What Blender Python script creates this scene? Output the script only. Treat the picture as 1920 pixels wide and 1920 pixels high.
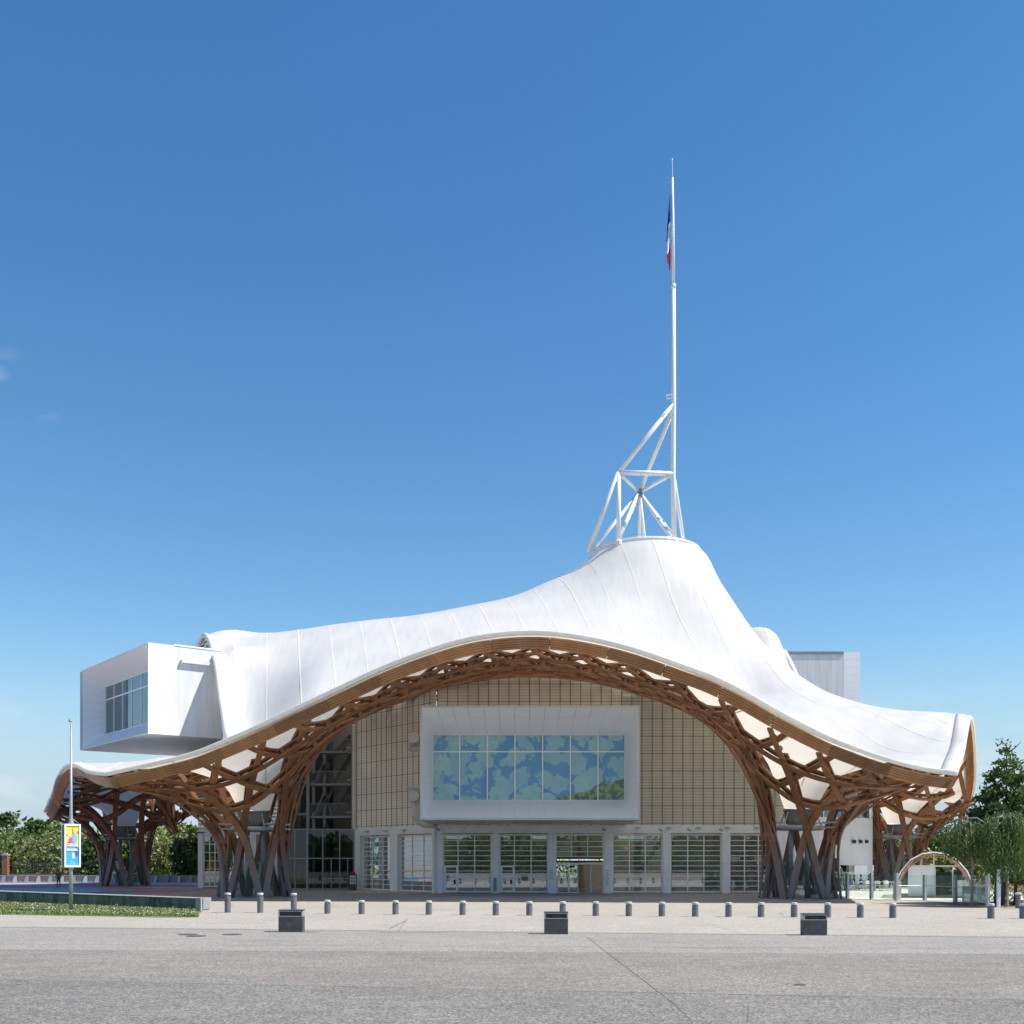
import bpy, bmesh, math, random
import numpy as np
from mathutils import Vector, Matrix
from mathutils.geometry import delaunay_2d_cdt
random.seed(7); RNG = np.random.default_rng(11)
R = math.radians
for o in list(bpy.data.objects): bpy.data.objects.remove(o, do_unlink=True)
SC = bpy.context.scene
COL = SC.collection

# ------------------------------------------------------------ camera
EYE = 2.6; FOC = 2080.0; HORY = 1612.0
cam = bpy.data.cameras.new('camera'); co = bpy.data.objects.new('camera', cam); COL.objects.link(co)
co.location = (0, 0, EYE); co.rotation_euler = (R(90), 0, 0)
cam.sensor_width = 36; cam.lens = FOC / 1920 * 36
cam.shift_y = (HORY - 960) / 1920; cam.clip_start = 0.1; cam.clip_end = 4000
SC.camera = co
# ------------------------------------------------------------ light
SUN = Vector((0.74, -0.13, 1.0)).normalized()
elev = math.asin(SUN.z); azim = math.atan2(SUN.x, SUN.y)
W = bpy.data.worlds.new('World'); SC.world = W; W.use_nodes = True
nt = W.node_tree; nt.nodes.clear()
def NN(t, **k):
    n = nt.nodes.new(t)
    for a, b in k.items(): setattr(n, a, b)
    return n
out = NN('ShaderNodeOutputWorld'); bg = NN('ShaderNodeBackground'); sky = NN('ShaderNodeTexSky')
sky.sky_type = 'NISHITA'; sky.sun_disc = False; sky.sun_elevation = elev; sky.sun_rotation = azim
sky.air_density = 1.2; sky.dust_density = 0.0; sky.ozone_density = 3.2; sky.altitude = 0
bg.inputs[1].default_value = 0.106
# a few small clouds: soft noise shapes low over the left horizon and one wisp higher up
tc = NN('ShaderNodeTexCoord'); mp = NN('ShaderNodeMapping'); mp.inputs['Scale'].default_value = (9, 9, 26)
nz = NN('ShaderNodeTexNoise'); nz.inputs['Scale'].default_value = 1.3; nz.inputs['Detail'].default_value = 7
rmp = NN('ShaderNodeValToRGB'); rmp.color_ramp.elements[0].position = 0.50; rmp.color_ramp.elements[1].position = 0.72
sep = NN('ShaderNodeSeparateXYZ')
zr = NN('ShaderNodeMapRange'); zr.inputs['From Min'].default_value = 0.16; zr.inputs['From Max'].default_value = 0.04
def blob(c, r0, r1):
    vd = NN('ShaderNodeVectorMath', operation='DISTANCE'); v = Vector(c).normalized()
    vd.inputs[1].default_value = v; nt.links.new(tc.outputs['Generated'], vd.inputs[0])
    m = NN('ShaderNodeMapRange'); m.inputs['From Min'].default_value = r1; m.inputs['From Max'].default_value = r0
    nt.links.new(vd.outputs['Value'], m.inputs['Value']); return m.outputs[0]
nt.links.new(tc.outputs['Generated'], mp.inputs[0]); nt.links.new(mp.outputs[0], nz.inputs['Vector'])
nt.links.new(nz.outputs['Fac'], rmp.inputs[0]); nt.links.new(tc.outputs['Generated'], sep.inputs[0])
nt.links.new(sep.outputs['Z'], zr.inputs['Value'])
b1 = blob((-0.458, 1, 0.428), 0.004, 0.030); b2 = blob((-0.422, 1, 0.4075), 0.002, 0.015)
mx = NN('ShaderNodeMath', operation='MAXIMUM'); nt.links.new(b1, mx.inputs[0]); nt.links.new(b2, mx.inputs[1])
mh = NN('ShaderNodeMath', operation='MULTIPLY'); nt.links.new(mx.outputs[0], mh.inputs[0]); mh.inputs[1].default_value = 0.55
mx2 = NN('ShaderNodeMath', operation='MAXIMUM'); nt.links.new(mh.outputs[0], mx2.inputs[0]); nt.links.new(zr.outputs[0], mx2.inputs[1])
ml = NN('ShaderNodeMath', operation='MULTIPLY'); nt.links.new(rmp.outputs[0], ml.inputs[0]); nt.links.new(mx2.outputs[0], ml.inputs[1])
ml2 = NN('ShaderNodeMath', operation='MULTIPLY'); nt.links.new(ml.outputs[0], ml2.inputs[0]); ml2.inputs[1].default_value = 0.75
# the haze of a summer day lightens the sky slightly towards the horizon
hs = NN('ShaderNodeHueSaturation'); hs.inputs['Saturation'].default_value = 1.27; hs.inputs['Value'].default_value = 1.0
nt.links.new(sky.outputs[0], hs.inputs['Color'])
hzr = NN('ShaderNodeMapRange', interpolation_type='SMOOTHERSTEP'); hzr.inputs['From Min'].default_value = 0.22; hzr.inputs['From Max'].default_value = -0.03; hzr.inputs['To Max'].default_value = 0.93
nt.links.new(sep.outputs['Z'], hzr.inputs['Value'])
hm = NN('ShaderNodeMixRGB'); hm.inputs[2].default_value = (2.95, 4.0, 5.2, 1); nt.links.new(hzr.outputs[0], hm.inputs[0]); nt.links.new(hs.outputs[0], hm.inputs[1])
mc = NN('ShaderNodeMixRGB'); mc.inputs[2].default_value = (5.4, 5.9, 6.5, 1)
nt.links.new(ml2.outputs[0], mc.inputs[0]); nt.links.new(hm.outputs[0], mc.inputs[1])
nt.links.new(mc.outputs[0], bg.inputs[0]); nt.links.new(bg.outputs[0], out.inputs[0])
sl = bpy.data.lights.new('sun', 'SUN'); sl.energy = 4.8; sl.angle = R(0.53); sl.color = (1.0, 0.94, 0.85)
so = bpy.data.objects.new('sun', sl); COL.objects.link(so); so.location = (60, -20, 80)
so.rotation_euler = (-SUN).to_track_quat('-Z', 'Y').to_euler()
SC.view_settings.view_transform = 'Standard'; SC.view_settings.look = 'None'
SC.view_settings.exposure = 0.46; SC.view_settings.gamma = 1.0
try: SC.view_settings.use_curve_mapping = False
except Exception: pass
SC.cycles.max_bounces = 10; SC.cycles.diffuse_bounces = 6; SC.cycles.transparent_max_bounces = 12
SC.cycles.caustics_reflective = False; SC.cycles.caustics_refractive = False

def P(px, py, D):
    "world point seen at photograph position (px, py) when it stands D metres away"
    return Vector(((px - 960) * D / FOC, D, EYE + (HORY - py) * D / FOC))
def G(px, py):
    "ground point seen at (px, py)"
    D = FOC * EYE / (py - HORY); return Vector(((px - 960) * D / FOC, D, 0))

# ------------------------------------------------------------ materials
MATS = {}
class NT:
    def __init__(s, name):
        s.m = bpy.data.materials.new(name); s.m.use_nodes = True; s.t = s.m.node_tree; s.t.nodes.clear()
        s.out = s.n('ShaderNodeOutputMaterial'); MATS[name] = s.m
    def n(s, t, ins=None, **k):
        x = s.t.nodes.new(t)
        for a, b in k.items(): setattr(x, a, b)
        if ins:
            for a, b in ins.items():
                if hasattr(b, 'is_linked') or isinstance(b, bpy.types.NodeSocket): s.t.links.new(b, x.inputs[a])
                else: x.inputs[a].default_value = b
        return x
    def l(s, a, b): s.t.links.new(a, b)
def c4(c): return (c[0], c[1], c[2], 1.0)
def mat(name, base, var=None, scale=4.0, rough=0.6, bump=0.0, bscale=40.0, metal=0.0, stretch=(1, 1, 1), detail=6, spec=0.5,
        fine=0.0, fscale=200.0, world=True, transl=0.0):
    q = NT(name)
    tc = q.n('ShaderNodeTexCoord'); src = q.n('ShaderNodeNewGeometry').outputs['Position'] if world else tc.outputs['Object']
    mp = q.n('ShaderNodeMapping', {'Vector': src, 'Scale': stretch}).outputs[0]
    b = q.n('ShaderNodeBsdfPrincipled', {'Roughness': rough, 'Metallic': metal})
    try: b.inputs['Specular IOR Level'].default_value = spec
    except Exception: pass
    col = None
    if var is not None:
        nz = q.n('ShaderNodeTexNoise', {'Vector': mp, 'Scale': scale, 'Detail': detail, 'Roughness': 0.6})
        rp = q.n('ShaderNodeMapRange', {'Value': nz.outputs['Fac'], 'From Min': 0.32, 'From Max': 0.68})
        mxn = q.n('ShaderNodeMixRGB', {0: rp.outputs[0], 1: c4(base), 2: c4(var)}); col = mxn.outputs[0]
    if fine > 0:
        n2 = q.n('ShaderNodeTexNoise', {'Vector': mp, 'Scale': fscale, 'Detail': 2})
        r2 = q.n('ShaderNodeMapRange', {'Value': n2.outputs['Fac'], 'From Min': 0.3, 'From Max': 0.7, 'To Min': 1 - fine, 'To Max': 1 + fine})
        mm = q.n('ShaderNodeVectorMath', operation='SCALE')
        if col is None: mm.inputs[0].default_value = base
        else: q.l(col, mm.inputs[0])
        q.l(r2.outputs[0], mm.inputs['Scale']); col = mm.outputs[0]
    if col is None: b.inputs['Base Color'].default_value = c4(base)
    else: q.l(col, b.inputs['Base Color'])
    if bump > 0:
        n3 = q.n('ShaderNodeTexNoise', {'Vector': mp, 'Scale': bscale, 'Detail': 4})
        bp = q.n('ShaderNodeBump', {'Height': n3.outputs['Fac'], 'Strength': bump, 'Distance': 0.02}); q.l(bp.outputs[0], b.inputs['Normal'])
    sh = b.outputs[0]
    if transl > 0:
        tr = q.n('ShaderNodeBsdfTranslucent')
        if col is None: tr.inputs[0].default_value = c4(base)
        else: q.l(col, tr.inputs[0])
        sh = q.n('ShaderNodeMixShader', {0: transl, 1: sh, 2: tr.outputs[0]}).outputs[0]
    q.l(sh, q.out.inputs[0]); return q.m

# white coated membrane: lets part of the light through
def membrane_mat():
    q = NT('membrane'); pos = q.n('ShaderNodeNewGeometry').outputs['Position']
    nz = q.n('ShaderNodeTexNoise', {'Vector': pos, 'Scale': 0.35, 'Detail': 5})
    n2 = q.n('ShaderNodeTexNoise', {'Vector': q.n('ShaderNodeMapping', {'Vector': pos, 'Scale': (1.4, 0.25, 0.25)}).outputs[0], 'Scale': 1.2, 'Detail': 6})
    ad = q.n('ShaderNodeMath', {0: nz.outputs['Fac'], 1: n2.outputs['Fac']}, operation='ADD')
    rp = q.n('ShaderNodeMapRange', {'Value': ad.outputs[0], 'From Min': 0.7, 'From Max': 1.3})
    col = q.n('ShaderNodeMixRGB', {0: rp.outputs[0], 1: (0.515, 0.512, 0.505, 1), 2: (0.585, 0.58, 0.565, 1)})
    bp = q.n('ShaderNodeBump', {'Height': n2.outputs['Fac'], 'Strength': 0.25, 'Distance': 0.12})
    d = q.n('ShaderNodeBsdfPrincipled', {'Base Color': col.outputs[0], 'Roughness': 0.42, 'Normal': bp.outputs[0]})
    t = q.n('ShaderNodeBsdfTranslucent', {'Color': (0.375, 0.35, 0.295, 1)})
    mx = q.n('ShaderNodeAddShader'); q.l(d.outputs[0], mx.inputs[0]); q.l(t.outputs[0], mx.inputs[1]); q.l(mx.outputs[0], q.out.inputs[0])
membrane_mat()
def wood_mat(name, a, b, dark, grey=False):
    q = NT(name); pos = q.n('ShaderNodeNewGeometry').outputs['Position']; tc = q.n('ShaderNodeTexCoord')
    nz = q.n('ShaderNodeTexNoise', {'Vector': pos, 'Scale': 0.8, 'Detail': 6, 'Roughness': 0.65})
    uv = q.n('ShaderNodeMapping', {'Vector': tc.outputs['UV'], 'Scale': (0.6, 14, 1)}).outputs[0]
    gr = q.n('ShaderNodeTexNoise', {'Vector': uv, 'Scale': 2.5, 'Detail': 6, 'Roughness': 0.7})
    lam = q.n('ShaderNodeTexWave', {'Vector': q.n('ShaderNodeMapping', {'Vector': tc.outputs['UV'], 'Scale': (0, 1, 0)}).outputs[0],
              'Scale': 3.2, 'Distortion': 0.0}, bands_direction='Y')
    rp = q.n('ShaderNodeMapRange', {'Value': nz.outputs['Fac'], 'From Min': 0.35, 'From Max': 0.65})
    c1 = q.n('ShaderNodeMixRGB', {0: rp.outputs[0], 1: c4(a), 2: c4(b)})
    rg = q.n('ShaderNodeMapRange', {'Value': gr.outputs['Fac'], 'From Min': 0.40, 'From Max': 0.72})
    c2 = q.n('ShaderNodeMixRGB', {0: rg.outputs[0], 1: c1.outputs[0], 2: c4(dark)})
    oi = q.n('ShaderNodeObjectInfo'); ro = q.n('ShaderNodeMapRange', {'Value': oi.outputs['Random'], 'To Min': 0.62, 'To Max': 1.15}); vs_ = q.n('ShaderNodeVectorMath', {0: c2.outputs[0]}, operation='SCALE'); q.l(ro.outputs[0], vs_.inputs['Scale'])
    col = vs_.outputs[0]
    if grey:   # weathered silver grey towards the feet, where rain splashes: real wear
        sp = q.n('ShaderNodeSeparateXYZ', {0: pos})
        n4 = q.n('ShaderNodeTexNoise', {'Vector': q.n('ShaderNodeMapping', {'Vector': pos, 'Scale': (3, 3, 0.5)}).outputs[0], 'Scale': 1.0, 'Detail': 5})
        ad = q.n('ShaderNodeMath', {0: n4.outputs['Fac'], 1: 5.0}, operation='MULTIPLY')
        su = q.n('ShaderNodeMath', {0: sp.outputs['Z'], 1: ad.outputs[0]}, operation='SUBTRACT')
        rz = q.n('ShaderNodeMapRange', {'Value': su.outputs[0], 'From Min': 1.4, 'From Max': -0.8, 'To Min': 0.0, 'To Max': 0.85})
        c3 = q.n('ShaderNodeMixRGB', {0: rz.outputs[0], 1: col, 2: (0.235, 0.20, 0.185, 1)}); col = c3.outputs[0]
    bp = q.n('ShaderNodeBump', {'Height': gr.outputs['Fac'], 'Strength': 0.35, 'Distance': 0.01})
    b_ = q.n('ShaderNodeBsdfPrincipled', {'Base Color': col, 'Roughness': 0.55, 'Normal': bp.outputs[0]})
    q.l(b_.outputs[0], q.out.inputs[0])
wood_mat('larch', (0.50, 0.235, 0.10), (0.35, 0.155, 0.066), (0.12, 0.055, 0.03))
wood_mat('larch_fascia', (0.68, 0.345, 0.145), (0.54, 0.25, 0.095), (0.22, 0.10, 0.045))
wood_mat('larch_leg', (0.42, 0.185, 0.082), (0.28, 0.12, 0.056), (0.09, 0.045, 0.03), grey=True)
mat('white_paint', (0.80, 0.80, 0.79), (0.74, 0.745, 0.75), 1.2, 0.35)
mat('white_panel', (0.93, 0.935, 0.94), (0.90, 0.905, 0.915), 0.7, 0.42)
mat('stained_white', (0.77, 0.775, 0.765), (0.62, 0.63, 0.625), 0.9, 0.5, stretch=(3, 3, 0.25))
mat('joint_grey', (0.28, 0.29, 0.30), rough=0.7)
mat('frame_white', (0.92, 0.925, 0.93), (0.88, 0.89, 0.90), 2.0, 0.4)
mat('pillar_white', (0.90, 0.90, 0.90), (0.80, 0.81, 0.82), 1.0, 0.42, bump=0.05)
mat('warm_white', (0.74, 0.72, 0.68), (0.69, 0.67, 0.63), 0.6, 0.6)
mat('steel', (0.30, 0.32, 0.34), (0.24, 0.255, 0.27), 3, 0.45, metal=0.3)
mat('dark_steel', (0.09, 0.10, 0.11), (0.06, 0.068, 0.075), 3, 0.45, metal=0.2)
mat('galvanised', (0.46, 0.48, 0.49), (0.38, 0.40, 0.41), 5, 0.4, metal=0.4)
mat('soot_metal', (0.24, 0.235, 0.22), (0.13, 0.13, 0.125), 2.5, 0.6, stretch=(2, 2, 0.4))
mat('concrete', (0.44, 0.43, 0.40), (0.35, 0.345, 0.32), 1.5, 0.85, bump=0.3, fine=0.08, fscale=60)
mat('dark_granite', (0.085, 0.085, 0.088), (0.05, 0.05, 0.052), 6, 0.6, fine=0.55, fscale=70, bump=0.1)
mat('bollard_grey', (0.17, 0.178, 0.188), (0.13, 0.138, 0.148), 5, 0.5, fine=0.06, fscale=120)
mat('bollard_cap', (0.52, 0.54, 0.55), rough=0.4)
mat('black_plastic', (0.02, 0.02, 0.022), rough=0.4)
mat('mirror_dark', (0.16, 0.17, 0.18), rough=0.12, metal=0.8)
mat('bark', (0.12, 0.09, 0.07), (0.07, 0.052, 0.04), 8, 0.9, bump=0.5, stretch=(3, 3, 0.6))
mat('birch_bark', (0.42, 0.39, 0.36), (0.2, 0.17, 0.15), 5, 0.8, stretch=(1, 1, 5))
mat('brick_red', (0.32, 0.15, 0.10), (0.24, 0.11, 0.08), 6, 0.85, bump=0.2)
mat('skin', (0.50, 0.30, 0.21), rough=0.55)
mat('hair_dark', (0.03, 0.022, 0.018), rough=0.6)
for n_, c_ in (('cloth_black', (0.02, 0.02, 0.024)), ('cloth_pink', (0.75, 0.12, 0.25)), ('cloth_blue', (0.10, 0.13, 0.22)),
               ('cloth_white', (0.7, 0.7, 0.68)), ('cloth_mauve', (0.11, 0.06, 0.09)), ('cloth_grey', (0.2, 0.2, 0.21)),
               ('orange_paint', (0.85, 0.30, 0.02)), ('flag_blue', (0.010, 0.045, 0.25)), ('flag_red', (0.55, 0.015, 0.03)),
               ('flag_white', (0.72, 0.72, 0.74)), ('yellow_flower', (0.8, 0.6, 0.02)), ('orange_flower', (0.85, 0.25, 0.02)),
               ('white_flower', (0.8, 0.8, 0.78)), ('flower_pink', (0.7, 0.1, 0.3)), ('red_bag', (0.5, 0.02, 0.06))):
    mat(n_, c_, rough=0.8)
def glass(name, tint, refl=0.10, rough=0.01, ior=1.5, dirt=0.0):
    q = NT(name); fr = q.n('ShaderNodeFresnel', {'IOR': ior})
    bk = q.n('ShaderNodeMath', {0: 1.0, 1: q.n('ShaderNodeNewGeometry').outputs['Backfacing']}, operation='SUBTRACT'); f2 = q.n('ShaderNodeMath', {0: fr.outputs[0], 1: refl}, operation='ADD'); ad = q.n('ShaderNodeMath', {0: f2.outputs[0], 1: bk.outputs[0]}, operation='MULTIPLY'); ad.use_clamp = True
    t = q.n('ShaderNodeBsdfTransparent', {'Color': c4(tint)}); g = q.n('ShaderNodeBsdfGlossy', {'Roughness': rough, 'Color': (0.95, 0.97, 1, 1)})
    m = q.n('ShaderNodeMixShader', {0: ad.outputs[0], 1: t.outputs[0], 2: g.outputs[0]}); sh = m.outputs[0]
    if dirt > 0:
        d = q.n('ShaderNodeBsdfDiffuse', {'Color': (0.5, 0.6, 0.58, 1)}); sh = q.n('ShaderNodeMixShader', {0: dirt, 1: sh, 2: d.outputs[0]}).outputs[0]
    q.l(sh, q.out.inputs[0]); return q.m
glass('glass', (0.80, 0.87, 0.85), 0.24)
glass('glass_clear', (0.86, 0.93, 0.91), 0.03, dirt=0.04)
glass('glass_teal', (0.48, 0.68, 0.74), 0.14)
glass('glass_dark', (0.42, 0.48, 0.50), 0.02)
def foliage(name, a, b, sc=0.5, tr=0.25):
    q = NT(name); pos = q.n('ShaderNodeNewGeometry').outputs['Position']
    nz = q.n('ShaderNodeTexNoise', {'Vector': pos, 'Scale': sc, 'Detail': 4}); n2 = q.n('ShaderNodeTexNoise', {'Vector': pos, 'Scale': 7.0, 'Detail': 1})
    ad = q.n('ShaderNodeMath', {0: nz.outputs['Fac'], 1: n2.outputs['Fac']}, operation='ADD')
    rp = q.n('ShaderNodeMapRange', {'Value': ad.outputs[0], 'From Min': 0.75, 'From Max': 1.25})
    c = q.n('ShaderNodeMixRGB', {0: rp.outputs[0], 1: c4(a), 2: c4(b)})
    d = q.n('ShaderNodeBsdfPrincipled', {'Base Color': c.outputs[0], 'Roughness': 0.5})
    t = q.n('ShaderNodeBsdfTranslucent', {'Color': c.outputs[0]})
    m = q.n('ShaderNodeMixShader', {0: tr, 1: d.outputs[0], 2: t.outputs[0]}); q.l(m.outputs[0], q.out.inputs[0]); return q.m
foliage('leaf_dark', (0.035, 0.080, 0.020), (0.085, 0.15, 0.035))
foliage('leaf_mid', (0.085, 0.15, 0.03), (0.18, 0.24, 0.06))
foliage('leaf_olive', (0.16, 0.20, 0.07), (0.28, 0.31, 0.12))
foliage('leaf_pale', (0.24, 0.28, 0.10), (0.40, 0.41, 0.19))
foliage('leaf_weep', (0.05, 0.11, 0.025), (0.18, 0.26, 0.075), 1.6)
foliage('leaf_fresh', (0.045, 0.10, 0.02), (0.15, 0.23, 0.05), 1.2)
foliage('leaf_vine', (0.13, 0.19, 0.04), (0.34, 0.32, 0.15))

# ------------------------------------------------------------ objects
def tag(o, label=None, cat=None, group=None, kind=None):
    if label: o['label'] = label
    if cat: o['category'] = cat
    if group: o['group'] = group
    if kind: o['kind'] = kind
    return o
def empty(name, loc=(0, 0, 0), label=None, cat=None, group=None, rz=0):
    o = bpy.data.objects.new(name, None); COL.objects.link(o); o.location = loc; o.rotation_euler.z = rz
    o.empty_display_size = 0.3; bpy.context.view_layer.update() if False else None
    return tag(o, label, cat, group)
def wloc(o):
    v = Vector(o.location); p = o.parent
    while p: v += Vector(p.location); p = p.parent
    return v
class MB:
    "collects geometry in world coordinates; build() links it as one mesh object (moved under its parent's origin)"
    def __init__(s): s.v = []; s.f = []; s.uv = []; s.mi = []; s.cur = 0
    def add(s, vs, fs, uvs=None):
        k = len(s.v); s.v.extend([tuple(p) for p in vs])
        for i, f in enumerate(fs):
            s.f.append([a + k for a in f]); s.mi.append(s.cur)
            s.uv.append(uvs[i] if uvs else None)
        return s
    def box(s, x0, x1, y0, y1, z0, z1):
        return s.add([(x0, y0, z0), (x1, y0, z0), (x1, y1, z0), (x0, y1, z0), (x0, y0, z1), (x1, y0, z1), (x1, y1, z1), (x0, y1, z1)],
                     [(0, 3, 2, 1), (4, 5, 6, 7), (0, 1, 5, 4), (1, 2, 6, 5), (2, 3, 7, 6), (3, 0, 4, 7)])
    def obox(s, c, ax, ay, az):
        c = Vector(c); ax = Vector(ax); ay = Vector(ay); az = Vector(az)
        vs = [c + ax * i + ay * j + az * k for k in (-1, 1) for j, i in ((-1, -1), (-1, 1), (1, 1), (1, -1))]
        return s.add(vs, [(0, 3, 2, 1), (4, 5, 6, 7), (0, 1, 5, 4), (1, 2, 6, 5), (2, 3, 7, 6), (3, 0, 4, 7)])
    def bar(s, a, b, w, h, up=(0, 0, 1)):
        a = Vector(a); b = Vector(b); t = (b - a)
        if t.length < 1e-6: return s
        u = Vector(up); sd = t.cross(u)
        if sd.length < 1e-6: sd = t.cross(Vector((0, 1, 0)))
        sd.normalize(); n = sd.cross(t).normalized()
        return s.obox((a + b) / 2, t / 2, sd * w / 2, n * h / 2)
    def quad(s, a, b, c, d): return s.add([a, b, c, d], [(0, 1, 2, 3)])
    def plate(s, pts, n, th):
        "planar polygon with thickness th along n"
        n = Vector(n) * th; k = len(pts); vs = [Vector(p) for p in pts] + [Vector(p) + n for p in pts]
        fs = [tuple(range(k))[::-1], tuple(range(k, 2 * k))] + [(i, (i + 1) % k, (i + 1) % k + k, i + k) for i in range(k)]
        return s.add(vs, fs)
    def tube(s, pts, rad, n=8, cap=True):
        pts = [Vector(p) for p in pts]; m = len(pts)
        if not hasattr(rad, '__len__'): rad = [rad] * m
        vs = []; up = None
        for i, p in enumerate(pts):
            t = (pts[min(i + 1, m - 1)] - pts[max(i - 1, 0)]).normalized()
            if up is None: up = Vector((0, 0, 1)) if abs(t.z) < 0.9 else Vector((1, 0, 0))
            a = t.cross(up); a.normalize(); b = a.cross(t); up = b
            for j in range(n):
                th = 2 * math.pi * j / n; vs.append(p + (a * math.cos(th) + b * math.sin(th)) * rad[i])
        fs = [(i * n + j, (i + 1) * n + j, (i + 1) * n + (j + 1) % n, i * n + (j + 1) % n) for i in range(m - 1) for j in range(n)]
        if cap: fs += [tuple(range(n)), tuple(range((m - 1) * n, m * n))[::-1]]
        return s.add(vs, fs)
    def lathe(s, c, prof, n=16):
        c = Vector(c); return s.tube([c + Vector((0, 0, z)) for r, z in prof], [r for r, z in prof], n)
    def sweep(s, pts, nrm, w, h, closed_ends=True):
        "rectangular section along pts; nrm = surface normals; w sideways, h along the normal"
        m = len(pts); vs = []; fs = []; uvs = []; L = 0
        for i in range(m):
            t = (pts[min(i + 1, m - 1)] - pts[max(i - 1, 0)]).normalized(); n = nrm[i]; sd = t.cross(n); sd.normalize(); n2 = sd.cross(t)
            vs += [pts[i] - sd * w / 2 - n2 * h / 2, pts[i] + sd * w / 2 - n2 * h / 2, pts[i] + sd * w / 2 + n2 * h / 2, pts[i] - sd * w / 2 + n2 * h / 2]
        for i in range(m - 1):
            l = (pts[i + 1] - pts[i]).length
            for j in range(4):
                a = i * 4 + j; b = i * 4 + (j + 1) % 4; wd = w if j % 2 == 0 else h; o = j * 0.7
                fs.append((a, b, b + 4, a + 4)); uvs.append(((L, o), (L, o + wd), (L + l, o + wd), (L + l, o)))
            L += l
        if closed_ends:
            k = (m - 1) * 4
            fs += [(0, 3, 2, 1), (k, k + 1, k + 2, k + 3)]; uvs += [((0, 0), (0, .1), (.1, .1), (.1, 0))] * 2
        return s.add(vs, fs, uvs)
    def build(s, name, m, parent=None, smooth=False, kind=None, label=None):
        me = bpy.data.meshes.new(name); org = wloc(parent) if parent else Vector((0, 0, 0))
        V = [(p[0] - org.x, p[1] - org.y, p[2] - org.z) for p in s.v]
        me.from_pydata(V, [], s.f)
        ms = m if isinstance(m, (list, tuple)) else [m]
        for x in ms: me.materials.append(MATS[x])
        if len(ms) > 1: me.polygons.foreach_set('material_index', s.mi)
        if any(u is not None for u in s.uv):
            ul = me.uv_layers.new(name='UVMap'); flat = []
            for f, u in zip(s.f, s.uv):
                for i in range(len(f)): flat += (u[i] if u else (0, 0))
            ul.data.foreach_set('uv', flat)
        if smooth: me.polygons.foreach_set('use_smooth', [True] * len(me.polygons))
        me.update(); o = bpy.data.objects.new(name, me); COL.objects.link(o)
        if parent: o.parent = parent
        if kind: o['kind'] = kind
        if label: o['label'] = label
        return o
def anchor(o):
    "move a top-level mesh's origin to the middle of its base"
    me = o.data; n = len(me.vertices); co_ = np.empty(n * 3); me.vertices.foreach_get('co', co_); co_ = co_.reshape(-1, 3)
    c = (co_.min(0) + co_.max(0)) / 2; c[2] = co_[:, 2].min(); co_ -= c
    me.vertices.foreach_set('co', co_.ravel()); me.update(); o.location = Vector(c); return o
def thing_mesh(b, name, m, label, cat, group=None, smooth=False, kind=None):
    o = b.build(name, m, None, smooth); anchor(o); return tag(o, label, cat, group, kind)
def copy_tree(o, parent=None):
    c = o.copy(); COL.objects.link(c)
    if parent: c.parent = parent
    for ch in [x for x in bpy.data.objects if x.parent == o]: copy_tree(ch, c)
    return c
def text(name, s, size, loc, m, parent=None, rz=0.0, ext=0.004, bold=0.0, align='LEFT', n=None):
    cu = bpy.data.curves.new(name, 'FONT'); cu.body = s; cu.size = size; cu.extrude = ext; cu.align_x = align; cu.offset = bold
    t = bpy.data.objects.new(name + '_tmp', cu); COL.objects.link(t)
    bpy.context.view_layer.update(); dg = bpy.context.evaluated_depsgraph_get()
    me = bpy.data.meshes.new_from_object(t.evaluated_get(dg)); bpy.data.objects.remove(t, do_unlink=True); bpy.data.curves.remove(cu)
    me.materials.clear(); me.materials.append(MATS[m])
    M = Matrix.Rotation(rz, 4, 'Z') @ Matrix.Rotation(R(90), 4, 'X'); me.transform(M)
    o = bpy.data.objects.new(name, me); COL.objects.link(o)
    org = wloc(parent) if parent else Vector((0, 0, 0)); o.location = Vector(loc) - org
    if parent: o.parent = parent
    return o
# ============================================================ THE ROOF
# plan of the roof: six sided, front side nearly square to the camera
RA = (-25.2, 69.0); RB = (25.95, 65.0)
front_px = [(200,1452),(250,1441),(300,1430),(362,1414),(420,1391),(478,1366),(532,1340),(587,1314),(640,1289),(697,1262),(750,1240),(800,1222),
    (847,1207),(894,1196),(958,1188),(1017,1187),(1075,1193),(1133,1204),(1180,1216),(1221,1229),(1279,1249.5),(1337,1271),(1396,1300),(1448,1330),(1500,1358),
    (1557,1386),(1597,1402),(1638,1417),(1680,1430),(1719,1440),(1755,1447),(1791,1451)]
def on_line(px):
    s = (px - 960) / FOC; k = (RB[1] - RA[1]) / (RB[0] - RA[0])
    return (RA[1] - RA[0] * k) / (1 - s * k)
front = [P(a, b, on_line(a)) for a, b in front_px]
right = [P(*q) for q in [(1791,1451,65),(1799,1428,69),(1806,1405,73),(1812,1372,79),(1818,1346,86),(1824,1362,92),(1828,1415,98),(1827,1468,103),(1817,1512,108)]]
left = [P(*q) for q in [(200,1452,69),(180,1450,73.2),(165,1446,77.6),(149,1438,82.5),(135,1434,87),(120,1441,92.6),(107,1462,98.2),(98,1492,102.4),(84,1522,109.7)]]
def arc(a, b, za, n=9, pw=1.0):
    a = Vector(a); b = Vector(b); o = []
    for i in range(n + 1):
        t = i / n; p = a.lerp(b, t); p.z += za * math.sin(math.pi * t) ** pw; o.append(p)
    return o
CC = right[-1]; FF = left[-1]; DD = Vector((30, 152, 8)); EE = Vector((-24, 155, 8))
back = arc(CC, DD, 8) [:-1] + arc(DD, EE, 9)[:-1] + arc(EE, FF, 5)
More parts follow.
